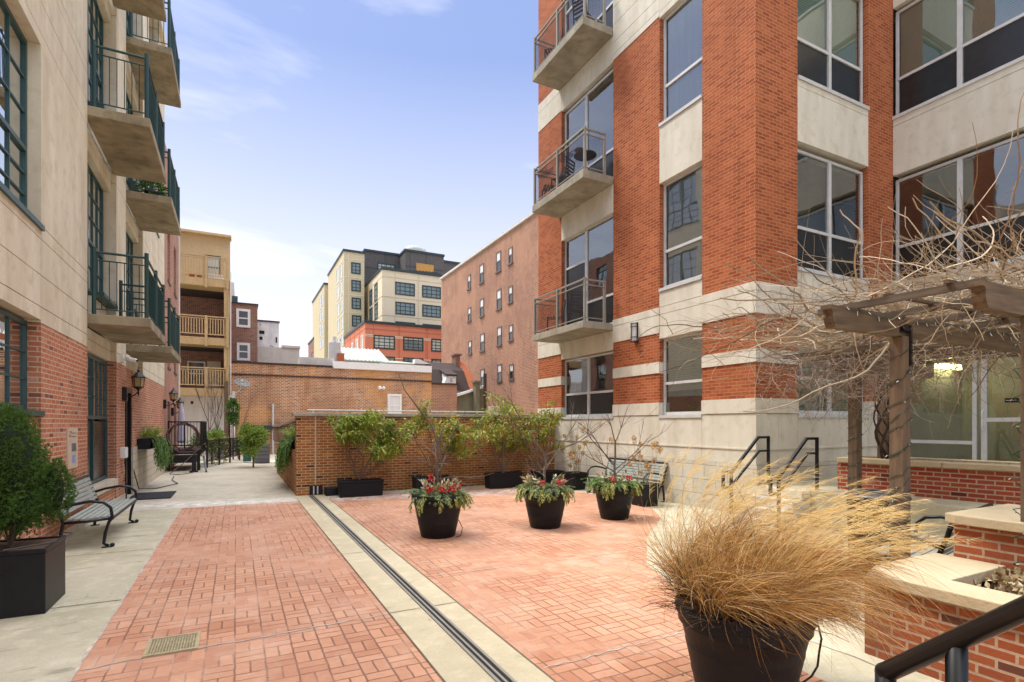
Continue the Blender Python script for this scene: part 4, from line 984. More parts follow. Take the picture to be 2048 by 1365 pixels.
for k in range(5): t.tube([(-1.9, 6.7, .58), (-1.9 + rnd.uniform(-.12, .12), 6.7 + rnd.uniform(-.12, .12), .8), (-1.9 + rnd.uniform(-.3, .3), 6.7 + rnd.uniform(-.3, .3), 1.2)], .012, 5, .005)
t.build('trunk', M['bark'], cp)
f = MB()
def fan(mb, p, d, s):
    d = Vector(d).normalized(); sd = d.cross(rv(1)).normalized()
    for k in range(5):
        a_ = (k - 2) * .42; v = d * math.cos(a_) + sd * math.sin(a_)
        mb.leaf(p, v, d.cross(sd), s * (1 - .12 * abs(k - 2)), s * .17, .05)
for (cx, cy, cz, rx, rz_, n) in ((-1.94, 6.70, 1.36, .37, .62, 11000), (-1.57, 6.80, 1.10, .15, .34, 1800), (-2.05, 6.5, 1.1, .36, .48, 3000), (-1.93, 6.7, .98, .35, .34, 5200), (-1.78, 6.85, 1.02, .25, .38, 2200)):
    for i in range(n):
        v = rv(1)
        while v.length > 1 or v.length < .2: v = rv(1)
        u = v.normalized(); lump = .82 + .30 * mnoise.noise(u * 2.6 + Vector((cx * 3, 0, 0)))+ .12 * mnoise.noise(u * 7)
        rr = (.70 + .30 * rnd.random() ** .5) * lump
        tap = 1 - .18 * max(0, u.z)
        p = Vector((cx + u.x * rx * rr * tap, cy + u.y * rx * rr * tap, cz + u.z * rz_ * rr))
        if p.z < .66 and rnd.random() < .8: continue
        fan(f, p, u + Vector((0, 0, .9)) + rv(.35), rnd.uniform(.018, .036))
f.build('foliage', M['conifer'], cp)
co = MB()  # added dark solids hidden in the shrub, blocking light through it
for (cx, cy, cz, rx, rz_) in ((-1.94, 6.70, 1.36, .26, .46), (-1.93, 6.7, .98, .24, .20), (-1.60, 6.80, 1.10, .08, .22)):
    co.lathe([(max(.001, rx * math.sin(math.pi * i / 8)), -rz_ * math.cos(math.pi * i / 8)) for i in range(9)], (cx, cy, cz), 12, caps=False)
co.build('solid_core', M['conifer_core'], cp)
MB().tube([(-1.85, 6.34, .62), (-1.5, 6.5, .635), (-1.48, 6.9, .64), (-1.6, 7.05, .63)], .006, 5).tube([(-1.9, 6.35, .62), (-1.93, 6.28, .5), (-1.9, 6.27, .42)], .005, 5).build('cable', M['black'], cp)

# ------------------------------------------------------------ wall lanterns and things on the left wall
def lantern(label, y, zc, sc_=1.0, wall=XL):
    o = thing('wall_lantern', label, 'lamp', (wall, y, zc), 'black wall lanterns')
    x = wall
    MB().box(x, x + .09, y - .07, y + .07, zc - .15 * sc_, zc + .17 * sc_).build('back_plate', M['black'], o)
    MB().tube([(x + .08, y, zc - .03), (x + .16, y, zc - .05), (x + .24, y, zc - .0), (x + .30, y, zc + .07)], .014, 7).build('arm', M['black'], o)
    lx = x + .30; z0 = zc + .06; s = sc_
    MB().lathe([(.045 * s, .08), (.085 * s, .10), (.10 * s, .14), (.115 * s, .33), (.02, .34)], (lx, y, z0), 6, caps=False).build('lamp_glass', M['lampglass'], o)
    m = MB().lathe([(.004, -.10), (.012, -.06), (.02, -.02), (.012, .02), (.04, .06), (.095 * s, .10), (.09 * s, .125), (.001, .125)], (lx, y, z0), 10, caps=False)
    m.lathe([(.001, .325), (.15 * s, .325), (.15 * s, .345), (.09 * s, .40), (.05 * s, .45), (.02, .46), (.03, .49), (.012, .52), (.004, .58)], (lx, y, z0), 12, caps=False)
    for k in range(6): a_ = k * math.pi / 3; m.tube([(lx + .098 * s * math.cos(a_), y + .098 * s * math.sin(a_), z0 + .11), (lx + .122 * s * math.cos(a_), y + .122 * s * math.sin(a_), z0 + .33)], .006, 4)
    m.build('cage', M['black'], o); return o
lantern('largest black wall lantern, beside the entry door of the tan building', 14.95, 2.42)
lantern('black wall lantern at the far corner of the tan and brick building', 22.72, 2.44)
lantern('small black wall lantern on the narrow far brick building', 25.3, 2.22)
o = thing('security_camera', 'white twin dome security camera under the first balcony', 'camera', (XL, 14.9, 3.22))
MB().box(XL, XL + .06, 14.6, 14.9, 3.12, 3.30).build('mount', M['white'], o)
MB().tube([(XL + .06, 14.75, 3.22), (XL + .26, 14.7, 3.18)], .05, 10).ball((XL + .27, 14.7, 3.18), .052, 8).ball((XL + .14, 14.62, 3.24), .05, 8).build('housing', M['white'], o, smooth=True)
MB().tube([(XL + .30, 14.68, 3.175), (XL + .33, 14.67, 3.17)], .025, 8).build('lens', M['black'], o)
o = thing('notice_plaque', 'tall beige notice plaque fixed to the left brick wall behind the conifer', 'sign', (XL, 10.66, 1.4))
MB().box(XL, XL + .02, 10.40, 10.96, 1.05, 1.68).build('panel', M['plaque'], o)
m = MB()
for (a_, b_, z0, z1) in ((10.48, 10.60, 1.618, 1.63), (10.48, 10.51, 1.545, 1.585), (10.58, 10.86, 1.60, 1.607), (10.58, 10.86, 1.548, 1.555)): m.box(XL + .02, XL + .024, a_, b_, z0, z1)
m.build('lettering', M['black'], o)
MB().box(XL + .02, XL + .026, 10.60, 10.84, 1.32, 1.44).build('photo_panel', plain('grey_photo', (.12, .14, .17), .4), o)
MB().box(XL + .02, XL + .025, 10.62, 10.80, 1.14, 1.26).build('blue_note', M['blue'], o)
o = thing('outlet_box', 'white electrical outlet box on the brick pier beside the entry door', 'outlet box', (XL, 14.9, 1.1))
bevel(MB().box(XL, XL + .11, 14.62, 14.92, .98, 1.22).build('cover', M['white'], o), .015)
MB().tube([(XL + .06, 14.75, .98), (XL + .08, 14.8, .7), (XL + .05, 14.9, .45), (XL + .12, 15.0, .3)], .008, 5).build('cable', M['black'], o)
# door mat
o = tag(bevel(MB().box(-2.22, -1.36, 14.85, 16.25, .005, .025).build('door_mat', M['mat'], origin=None), .005), 'dark rectangular door mat on the concrete outside the left entry door', 'door mat')
# box planter with trailing juniper
def wall_planter(label, x0, x1, y0, y1, z0, z1, seed, face, n=70, dn=1.0):
    global rnd
    rnd = random.Random(seed); o = thing('window_box', label, 'planter', ((x0 + x1) / 2, (y0 + y1) / 2, z0), 'black wall boxes with trailing greenery')
    bevel(MB().box(x0, x1, y0, y1, z0, z1).build('box', M['pot'], o), .01)
    a, b = MB(), MB()
    for i in range(n):
        p = Vector((rnd.uniform(x0 + .03, x1 - .03), rnd.uniform(y0, y1), z1)); sprig(a, p, Vector((face * rnd.uniform(0, .7), rnd.uniform(-.5, .5), 1)), rnd.uniform(.2, .45), .8, rnd.uniform(.2, .8), 12, .07, .014)
    for i in range(n):
        p = Vector((x1 - .03 if face > 0 else x0 + .03, rnd.uniform(y0, y1), z1)); sprig(b, p, Vector((face * 1, rnd.uniform(-.5, .5), rnd.uniform(.0, .6))), rnd.uniform(.4, 1.0) * dn, .9, rnd.uniform(2.2, 4), 18, .10, .026)
    a.build('upright_sprigs', M['lime'], o); b.build('trailing_sprigs', M['juniper'], o); return o
wall_planter('black box of trailing lime and dark juniper on the left wall past the door', -2.29, -2.0, 16.9, 18.6, 1.08, 1.36, 51, 1)
wall_planter('black box of dark drooping greenery on the ledge of the brown brick wall', 1.34, 1.62, 15.0, 17.2, 1.085, 1.34, 52, -1, 80, 1.1)
# black trunk pipe / hose on ground
m = MB(); m.tube([(-2.28, 16.3, .6), (-2.2, 16.5, .1), (-1.9, 17.2, .02), (-1.5, 18.3, .02), (-1.75, 19.5, .02), (-1.8, 20.6, .05)], .012, 5)
tag(m.build('power_cable', M['black']), 'thin black cable curling over the walkway below the wall box', 'cable')

# ------------------------------------------------------------ far deck, railings, hose, umbrella and plants
dk = thing('raised_deck', 'black raised deck with steel railing and steps at the end of the walkway', 'deck', (-1.6, 23.5, 0))
m = MB().box(-2.25, -1.15, 23.3, 26.5, .62, .78).box(-2.25, -1.2, 23.25, 23.29, .30, .60)
for x in (-2.2, -1.25): m.box(x - .05, x + .05, 23.35, 23.45, 0, .62)
bx = onY(396, 940, 22.6)
m.box(-1.42, -1.28, 22.5, 22.64, 0.0, .62).box(-1.48, -1.22, 22.44, 22.7, 0, .05).box(-2.2, -1.3, 22.55, 22.6, .55, .62)
m.build('platform', M['black'], dk)
m = MB(); x1_ = -1.15
for y in (23.3, 24.3, 25.3, 26.4): m.bar((x1_, y, .7), (x1_, y, 1.85), .07)
for x in (-2.2, -1.7): m.bar((x, 23.3, .7), (x, 23.3, 1.85), .05)
for z in (.95, 1.82): m.bar((x1_, 23.3, z), (x1_, 26.4, z), .045); m.bar((-2.2, 23.3, z), (x1_, 23.3, z), .045)
for i in range(1, 11): x = -2.2 + i * .1; m.bar((x, 23.3, .95), (x, 23.3, 1.82), .018)
for i in range(1, 28): y = 23.3 + i * .11; m.bar((x1_, y, .95), (x1_, y, 1.82), .018)
m.build('railing', M['black'], dk)
m = MB().bar((-1.05, 22.9, .45), (-.95, 22.3, .02), .06).bar((-1.05, 22.9, .45), (-1.1, 23.6, .5), .06); m.build('step_rail', M['black'], dk)
rnd = random.Random(61); m = MB()
for k in range(7):
    r0 = .48 + rnd.uniform(-.05, .05); P = []
    for i in range(25): a_ = i / 24 * 2 * math.pi; P.append((-1.72 + r0 * math.cos(a_) + rnd.uniform(-.01, .01), 22.95 + rnd.uniform(-.1, .1), 1.28 + r0 * math.sin(a_) * 1.0))
    m.tube(P, .017, 5)
m.tube([(-1.5, 22.9, .8), (-1.15, 22.7, .9), (-1.6, 22.2, .4), (-2.0, 21.5, .05), (-1.7, 21.3, .03), (-1.35, 22.0, .03)], .014, 5)
for k in range(4): m.tube([(-2.1, 22.9, .85 + k * .03), (-1.8, 22.8, .72), (-1.4, 22.85, .72), (-1.15, 22.9, .82 + k * .02)], .02, 5)
tag(m.build('garden_hose', M['hose']), 'coiled dark red garden hose hanging on the black deck railing', 'hose')
rl = thing('garden_railing', 'low black iron railing around the planting bed at the walkway end', 'railing', (-.3, 27, 0))
m = MB(); A = Vector(gp(414, 936)); B = Vector(gp(479, 921)); A.z = B.z = 0
for k in range(0, 4): p = A + (B - A) * k / 3; m.bar((p.x, p.y, 0), (p.x, p.y, 1.13), .07)
for z in (.25, 1.08): m.bar((A.x, A.y, z), (B.x, B.y, z), .045)
for k in range(1, 40): p = A + (B - A) * k / 40; m.bar((p.x, p.y, .25), (p.x, p.y, 1.08), .022)
m.build('bars', M['black'], rl)
um = thing('parasol', 'closed pale lavender parasol standing on the far deck', 'parasol', (-1.9, 24.6, .78))
MB().tube([(-1.9, 24.6, .78), (-1.9, 24.6, 2.5)], .02, 6).build('pole', M['alu'], um)
MB().lathe([(.03, 1.95), (.10, 1.6), (.14, .9), (.17, .5), (.12, .4), (.02, .4)], (-1.9, 24.6, .6), 9, caps=False).build('canopy', M['lavender'], um)
rnd = random.Random(63)
def bare_tree(label, p, h, spread=.45, mat='bark', d=3):
    o = thing('bare_tree', label, 'tree', p, 'slender leafless trees at the walkway end'); t = MB(); tips = []
    branch(t, p, (rnd.uniform(-.1, .1), 0, 1), h * .55, .03, d, tips, 6, .14, (3, 4), spread, .12, 5, .62); t.build('branches', M[mat], o); return o
bare_tree('slim leafless tree rising behind the coiled hose', (-1.0, 28.4, 0), 5.0)
bare_tree('slim leafless tree with forked crown behind the low railing', (-.75, 29.2, 0), 5.4)
bare_tree('leafless tree beside the drainpipe at the planting bed', (.1, 30.0, 0), 5.0)
def shrub(name, label, c, r, mat, n, stretch=(1, 1, 1.2), ln=.14, wd=.05, grp='garden shrubs at the walkway end'):
    o = thing(name, label, 'shrub', (c[0], c[1], 0), grp); f = MB(); 
    for k in range(9):
        v = rv(.55); puff(f, Vector(c) + Vector((v.x * r * stretch[0], v.y * r * stretch[1], v.z * r * stretch[2])), r * rnd.uniform(.45, .75), n // 9, ln, wd, (1, 1, 1), shell=.2)
    f.build('foliage', M[mat], o)
    MB().tube([(c[0], c[1], 0), (c[0], c[1], c[2])], .04, 6, .02).tube([(c[0], c[1], .2), (c[0] + .15, c[1], c[2])], .02, 5, .01).build('stem', M['bark'], o); return o
shrub('shrub', 'dark upright evergreen beside the railing', (-.65, 27.6, 1.1), .42, 'conifer', 1600, (1, 1, 1.7))
shrub('shrub', 'yellow green low shrub behind the railing', (-.95, 27.0, 1.0), .45, 'lime', 1500)
shrub('shrub', 'tall thin dark cypress by the drainpipe', (-.12, 29.6, 2.2), .28, 'conifer', 1500, (1, 1, 4.2))
shrub('shrub', 'mid green shrub right of the railing', (.35, 29.0, .9), .45, 'juniper', 1400)
shrub('shrub', 'bright lime leafy bush at the corner of the ledge wall', (.62, 24.0, 1.15), .50, 'lime', 3600, (.9, 1, 1.7), .13, .05)
shrub('shrub', 'small green plant in front of the white garage', (-1.6, 30.0, .8), .45, 'juniper', 1200)
rnd = random.Random(64); m = MB()
for k in range(420):
    p = A + (B - A) * rnd.choice([rnd.gauss(.25, .05), rnd.gauss(.55, .04), rnd.uniform(0, .7)]); zz_ = rnd.uniform(.1, 1.15)
    m.leaf((p.x - .05, p.y - .05, zz_), rv(1), rv(1), .09, .06, .2)
tag(m.build('climbing_ivy', M['cedar']), 'yellow variegated ivy climbing through the low black railing', 'ivy')
gb = thing('wheeled_bin', 'teal and grey wheeled bin behind the lime bush', 'bin', (.45, 27.2, 0))
bevel(MB().box(.28, .62, 27, 27.5, .05, 1.0).build('body', plain('tealbin', (.03, .16, .17), .5), gb), .03); MB().box(.25, .65, 26.95, 27.55, 1.0, 1.07).build('lid', M['dark_metal'], gb)
gg = thing('storage_chest', 'grey ribbed storage chest behind the drooping greenery', 'chest', (1.1, 26.4, 0))
m = MB()
for k in range(5): m.box(.72, 1.34, 26.2, 26.8, .03 + k * .17, .185 + k * .17)
m.build('body', plain('greychest', (.16, .17, .19), .6), gg)

# ------------------------------------------------------------ far buildings
def q5(x, y): return (600 + x / 3.592, 480 + y / 3.592)
def q8(x, y): return (440 + x / 4.452, 590 + y / 4.452)
def face_win(parent, fr, x0, y0, x1, y1, conv, frame='far_frame', cols=3, rows=3, glassm='far_glass', fw=.07, mw=.05, lintel=None, refl=None):
    k, p, g = fr
    a_, b_ = conv(x0, y0), conv(x1, y1)
    f_ = onX if k == 'X' else onY
    P, Q = f_(a_[0], a_[1], p), f_(b_[0], b_[1], p)
    i = 1 if k == 'X' else 0
    s0, s1 = min(P[i], Q[i]), max(P[i], Q[i]); z1, z0 = max(P[2], Q[2]), min(P[2], Q[2])
    return flat_win(parent, fr, s0, s1, z0, z1, frame, cols, rows, glassm, fw, mw)
def flat_win(parent, fr, s0, s1, z0, z1, frame='far_frame', cols=3, rows=3, glassm='far_glass', fw=.07, mw=.05):
    m = MB(); o = .05
    m.fbox(fr, s0, s1, z0, z0 + fw, -.1, o).fbox(fr, s0, s1, z1 - fw, z1, -.1, o).fbox(fr, s0, s0 + fw, z0 + fw, z1 - fw, -.1, o).fbox(fr, s1 - fw, s1, z0 + fw, z1 - fw, -.1, o)
    for c_ in range(1, cols): u = s0 + (s1 - s0) * c_ / cols; m.fbox(fr, u - mw / 2, u + mw / 2, z0 + fw, z1 - fw, -.05, o - .012)
    for r_ in range(1, rows): z = z0 + (z1 - z0) * r_ / rows; m.fbox(fr, s0 + fw, s1 - fw, z - mw / 2, z + mw / 2, -.05, o - .02)
    wo = m.build('window', M[frame], parent)
    m = MB(); m.fbox(fr, s0 + fw, s1 - fw, z0 + fw, z1 - fw, .004, .012); m.build('pane', M[glassm], wo)
    return wo
M['far_pane'] = plain('far_pane', (.16, .24, .24), .06, var=.5, scale=.6, spec=1.0)
M['far_pane_light'] = plain('far_pane_light', (.50, .56, .50), .10, var=.35, scale=.8, spec=1.0)
M['dark_pane'] = plain('dark_pane', (.05, .055, .06), .08, var=.5, scale=.8, spec=.8)

# tan building with wooden porches
YT = 33.0; FT = ('Y', YT, -1)
tb = thing('porch_building', 'tan brick building with stacked wooden porches at the end of the walkway', 'building', (-1.4, YT, 0))
zc = lambda y, x=410: onY(x, y, YT)[2]
xr_ = onY(460, 465, YT)[0]
zt = onY(460, 465, YT)[2]
z3t, z3 = zc(512), zc(556)         # top porch railing top / deck
z2t, z2 = zc(632), zc(674)
z1t, z1 = zc(735), zc(776)
z0w = zc(788)
MB().box(-6, xr_, YT + 3.2, YT + 3.5, 0, z3).box(xr_ - .25, xr_, YT + 1.6, YT + 3.19, 0, z3 - .45).build('brick_wall', M['house_brick'], tb)
for (ya_, za_, zb_) in ((1.2, z3 - .42, z3 - .30), (1.2, z2 - .42, z2 - .02), (1.6, z1 - .42, z1 - .02)): MB().box(-6, xr_ - .26, YT + ya_, YT + 3.19, za_, zb_).build('porch_ceiling', M['roof_dark'], tb)
MB().box(-6, xr_ + .0, YT + 1.2, YT + 1.595, z3 + .0, zt).box(-6, xr_ + .06, YT + .9, YT + 1.7, zt + .003, zt + .12).build('top_storey', M['tan_brick'], tb)
MB().box(-6, xr_ - .12, YT + .6, YT + 1.59, 0, z0w).box(-6, xr_ + .15, YT + .5, YT + .9, z0w - .5, z0w - .02).build('garage_wall', M['offwhite'], tb)
flat_win(tb, ('Y', YT + 1.19, -1), -1.55, -.75, z3 + .25, z3 + 1.55, 'far_frame', 1, 2, 'far_pane_light')
flat_win(tb, ('Y', YT + 3.19, -1), -2.5, -1.6, z1 + .3, z1 + 1.7, 'white', 1, 2, 'dark_pane')
MB().box(-1.5, -.8, YT + 3.12, YT + 3.19, z1 + .02, z1 + 1.75).build('door', M['tan_panel'], tb)
for (zd, zt_) in ((z3, z3t), (z2, z2t), (z1, z1t)):
    dkk = MB().box(-6, xr_ - .18, YT, YT + 1.19, zd - .42, zd - .02).build('porch_deck', M['tanpaint'], tb)
    m = MB().box(-6, xr_ - .08, YT - .06, YT + .04, zt_ - .06, zt_).box(-6, xr_ - .08, YT - .03, YT + .01, zd + .12, zd + .17).box(-6, xr_ - .08, YT - .035, YT + .015, zt_ - .16, zt_ - .12)
    x = -6
    while x < xr_ - .1: m.box(x, x + .045, YT - .03, YT + .01, zd + .17, zt_ - .16); x += .125
    for x in (xr_ - .12, -1.42, -2.8): m.box(x - .06, x + .06, YT - .065, YT + .03, zd - .5, zt_ + .02)
    m.build('railing', M['tanpaint'], dkk)
m = MB()
for x in (xr_ - .22, xr_ - .06): m.box(x - .07, x + .07, YT + .06, YT + .2, z0w, z3)
m.box(-3.9, -3.75, YT + .06, YT + .2, z0w, z3); m.build('post', M['tanpaint'], tb)
MB().box(xr_ + .02, xr_ + .06, YT + .0, YT + .06, 0, z2 + 3.6).build('downpipe', M['white'], tb)
MB().tube([(xr_ + .18, YT - .5, 0), (xr_ + .18, YT - .5, 3.5)], .07, 8).build('drainpipe', M['white'], tb)
MB().box(-.56, -.36, YT - .9, YT - .7, 0, 4.0).build('timber_post', M['postwood'], tb)
MB().ball((-2.1, YT + .55, 2.9), .09, 6).build('floodlight', M['black'], tb)
o = thing('patio_clutter', 'terracotta pots and a white bench on the top porch', 'pots', (-2.4, YT + .4, z3))
MB().lathe([(.1, 0), (.16, .25), (.001, .25)], (-2.1, YT + .4, z3 - .01), 10, caps=False).lathe([(.08, 0), (.13, .2), (.001, .2)], (-1.75, YT + .4, z3 - .01), 10, caps=False).build('pot', M['firewall'], o)
MB().box(-1.35, -.6, YT + .4, YT + .6, z3 + .1, z3 + .35).build('bench', M['white'], o)

# long low old brick building
YW = 34.0; FW = ('Y', YW, -1)
ow = thing('brick_building', 'long low old brick building with white roof parapet behind the garden wall', 'building', (5, YW, 0))
X0, X1 = onY(461, 727, YW)[0], onY(863, 744, YW)[0]
ZT = 5.17
MB().box(X0, X1, YW, YW + .4, 0, ZT).build('brick_wall', M['old_brick'], ow)
MB().box(X0, X1, YW - .06, YW + .0, 4.50, 4.58).box(X0, 5.2, YW - .05, YW + .45, ZT + .002, ZT + .10).build('string_course', M['roof_dark'], ow)
m = MB(); a0, a1 = onY(*q8(1015, 590), YW - .1), onY(*q8(1885, 690), YW - .1)
m.box(a0[0], a1[0], YW - .12, YW + .5, ZT - .0 - .05, onY(*q8(1020, 592), YW)[2]); m.build('parapet', M['white'], ow)
m = MB(); b0 = onY(*q8(708, 605), YW + .5); b1_ = onY(*q8(1015, 568), YW + .5)
m.box(b0[0], b1_[0], YW + .5, YW + 1.5, ZT - .6, b1_[2]); m.build('roof_curb', M['offwhite'], ow)
# lower right continuation
x2_ = onY(915, 800, YW)[0]; zr = onY(905, 770, YW)[2]
MB().box(X1 + .002, x2_, YW + .1, YW + .45, 0, zr).build('side_wall', M['mill_brick'], ow)
MB().box(X1 + .002, x2_ + .1, YW + .0, YW + .55, zr + .002, zr + .1).build('side_coping', M['roof_dark'], ow)
wa = onY(775, 788, YW); wb = onY(803, 825, YW)
w_ = flat_win(ow, FW, wa[0], wb[0], wb[2] - .3, wa[2], 'white', 1, 2, 'curtain', .13, .08)
MB().tube([(.8 + 1.1, YW - .12, 0), (1.9, YW - .12, 2.9)], .06, 6).build('vent_pipe', M['alu'], ow)
MB().box(.3, 3.3, YW - .35, YW - .01, 1.45, 1.65).build('ledge', M['teal'], ow)
MB().ball((8.0, YW - .3, 4.0), .12, 6).ball((8.25, YW - .3, 4.0), .10, 6).box(8.05, 8.2, YW - .3, YW, 3.95, 4.05).build('floodlight', M['white'], ow)
# satellite dish
ds = thing('satellite_dish', 'grey satellite dish on the white drainpipe at the brick corner', 'satellite dish', (.2, 33.0, 3.6))
dc = Vector(onY(484, 768, 32.6)); m = MB()
nrm = Vector((.25, -.62, .74)).normalized(); ux = nrm.cross(Vector((0, 0, 1))).normalized(); uy = ux.cross(nrm)
rings = [(0, 0), (.14, .010), (.28, .04), (.40, .085), (.42, .10)]; P = [[dc + (ux * math.cos(a_ * .2618) * 1.0 + uy * math.sin(a_ * .2618) * .8) * r + nrm * h for a_ in range(24)] for r, h in rings]
for i in range(len(P) - 1):
    for j_ in range(24): m.quad(P[i][j_], P[i][(j_ + 1) % 24], P[i + 1][(j_ + 1) % 24], P[i + 1][j_])
dd = m.build('dish', plain('dishgrey', (.24, .24, .23), .9), ds, smooth=True)
so = dd.modifiers.new('solid', 'SOLIDIFY'); so.thickness = .015
MB().tube([dc - nrm * .02, dc + Vector((-.1, 0, -.35)), dc + Vector((-.45, .1, -.62))], .025, 6).tube([dc + uy * -.35 + nrm * .08, dc + nrm * .42 - uy * .15], .015, 5).box(dc.x - .06, dc.x + .06, dc.y - .45, dc.y - .3, dc.z + .1, dc.z + .2).build('arm', M['alu'], ds)

# narrow brick house with two white windows
YH = 36.5
h1 = thing('brick_house', 'narrow dark brick rowhouse with two white sash windows beside the porches', 'building', (.6, YH, 0))
hx0, hx1 = onY(462, 608, YH)[0], onY(515, 611, YH)[0]; hz = onY(493, 609, YH)[2]
MB().box(hx0, hx1, YH, YH + 6, 0, hz).build('wall', M['house_brick'], h1)
MB().box(hx0 - .05, hx1 + .05, YH - .06, YH + 6, hz + .002, hz + .07).build('roof', M['roof_dark'], h1)
for (x0, y0, x1, y1) in ((145, 122, 270, 295), (150, 425, 268, 588)): face_win(h1, ('Y', YH, -1), x0, y0, x1, y1, q8, 'white', 1, 2, 'dark_pane', .14, .07)
ac = onY(*q8(105, 20), YH + 2); ac1 = onY(*q8(158, 70), YH + 2)
o = thing('rooftop_unit', 'small teal cooling unit on the narrow brick rowhouse roof', 'cooling unit', (ac[0], YH + 2, hz)); m = MB().box(ac[0], ac1[0], YH + 1.6, YH + 2.4, hz + .07, ac[2]).build('body', plain('teal_unit', (.06, .15, .17), .5), o)
m = MB()
for k in range(6): m.box(ac[0] - .01, ac1[0] + .01, YH + 1.58, YH + 1.60, hz + .12 + k * .12, hz + .15 + k * .12)
m.build('louvres', M['dark_metal'], o)
o = thing('chimney', 'pale tapering chimney rising behind the porch building', 'chimney', (onY(467, 600, 40)[0], 40, 0)); ca, cb = onY(463, 565, 40), onY(470, 600, 40)
MB().hexa([(ca[0] - .3, 40, 8), (cb[0] + .1, 40, 8), (cb[0] + .1, 41, 8), (ca[0] - .3, 41, 8)], [(ca[0] - .3, 40, ca[2]), (ca[0] + .15, 40, ca[2]), (ca[0] + .15, 41, ca[2]), (ca[0] - .3, 41, ca[2])]).build('stack', M['offwhite'], o)
# white wrapped building and low white building
YB = 40.0
h2 = thing('white_building', 'tall white wrapped building with torn dark holes behind the brick rowhouse', 'building', (2, YB, 0))
a0, a1 = onY(*q8(335, 235), YB), onY(*q8(525, 248), YB)
wm, tt, bb = new_mat('wrap'); p_, _ = wpos(tt)
f_ = noise_f(tt, p_, 1.2, 5, .64, .66, .5, map_scale=(1, 1, 1.4)); cc = mixc(tt, f_, (.66, .65, .63), (.05, .05, .05)); f_ = noise_f(tt, p_, 2.5, 5, .4, .7, map_scale=(1, 1, .4)); cc = mixc(tt, mth(tt, 'MULTIPLY', f_, .4), cc, (.38, .37, .36)); tt.links.new(cc, bb.inputs['Base Color']); bb.inputs['Roughness'].default_value = .6; bump(tt, bb, f_, .6, .1)
MB().box(a0[0] - 1, a1[0], YB, YB + 5, 0, a0[2]).build('wall', wm, h2)
MB().box(a0[0] - 1, a1[0] + .05, YB - .05, YB + 5, a0[2] + .002, a0[2] + .1).build('roof', M['dark_metal'], h2)
for (x0, y0, x1, y1) in ((350, 318, 402, 352), (352, 372, 386, 402), (495, 378, 515, 428)):
    m = MB(); P, Q = onY(*q8(x0, y0), YB), onY(*q8(x1, y1), YB); m.prism([(P[0], YB - .02), (Q[0] - .05, YB - .02), (Q[0], YB + .2), (P[0], YB + .2)], Q[2], P[2]); m.build('opening', M['hole'], h2)
YB = 38.5
h3 = thing('white_building', 'low white rendered block with flat roof right of the brick rowhouse', 'building', (4, YB, 0))
a0, a1 = onY(*q8(325, 485), YB), onY(*q8(708, 480), YB)
MB().box(a0[0] - .5, a1[0], YB, YB + 4, 0, a1[2]).build('wall', M['offwhite'], h3)
MB().box(a0[0] + 1.5, a1[0] + .05, YB - .06, YB + 4, a1[2] + .003, a1[2] + .16).build('roof', M['offwhite'], h3)
# metal roofed shed
o = thing('metal_roof_building', 'pale green standing seam metal roof rising over the low brick building', 'building', (9, 42, 0))
e0, e1 = Vector(onY(*q8(1085, 575), 40)), Vector(onY(*q8(1500, 600), 40)); r0, r1 = Vector(onY(*q8(1045, 470), 45)), Vector(onY(*q8(1405, 492), 45))
e0.z = e1.z = (e0.z + e1.z) / 2; r0.z = r1.z = (r0.z + r1.z) / 2
m = MB(); m.hexa([(e0.x, 40, e0.z - .1), (e1.x, 40, e0.z - .1), (r1.x, 45, e0.z - .1), (r0.x, 45, e0.z - .1)], [(e0.x, 40, e0.z), (e1.x, 40, e0.z), (r1.x, 45, r0.z), (r0.x, 45, r0.z)]); m.build('roof', M['metal_roof'], o)
m = MB()
for k in range(13): p, q_ = e0.lerp(e1, k / 12), r0.lerp(r1, k / 12); m.bar(p + Vector((0, 0, .04)), q_ + Vector((0, 0, .04)), .06)
m.build('roof_seams', M['alu'], o)
MB().box(e0.x + .1, e1.x - .1, 40.1, 44.9, 0, e0.z - .12).build('wall', M['offwhite'], o)
g0 = onY(*q8(950, 570), 41); m = MB().hexa([(g0[0], 40.5, g0[2] - .5), (e0.x + .0, 40.5, g0[2] - .5), (e0.x, 43.5, g0[2] - .5), (g0[0], 43.5, g0[2] - .5)], [(g0[0], 40.5, g0[2]), (e0.x, 40.5, e0.z + .3), (r0.x, 43.5, r0.z - .3), (g0[0] + .5, 43.5, g0[2])]); m.build('gable', M['alu'], o)
v0 = onY(*q8(1020, 375), 39.9); MB().tube([(v0[0], 39.9, 4), (v0[0], 39.9, onY(*q8(1020, 430), 39.9)[2])], .42, 10).tube([(v0[0], 39.9, 4), (v0[0], 39.9, v0[2])], .14, 8).build('flue', M['alu'], o)
v0 = onY(*q8(1075, 522), 39.5); MB().box(v0[0] - .22, v0[0] + .22, 39.3, 39.7, 4, v0[2]).build('chimney', M['firewall'], o)
o = thing('skylight_roof', 'flat pale roof edge with small white cowl above the parapet', 'roof', (13, 39, 0))
a0, a1 = onY(*q8(1480, 590), 38), onY(*q8(1835, 620), 38)
MB().hexa([(a0[0], 38, 4), (a1[0], 38, 4), (a1[0], 42, 4), (a0[0], 42, 4)], [(a0[0], 38, a1[2]), (a1[0], 38, a1[2]), (a1[0] - 1, 42, a0[2] + .5), (a0[0], 42, a0[2] + .5)]).build('roof', M['metal_roof'], o)
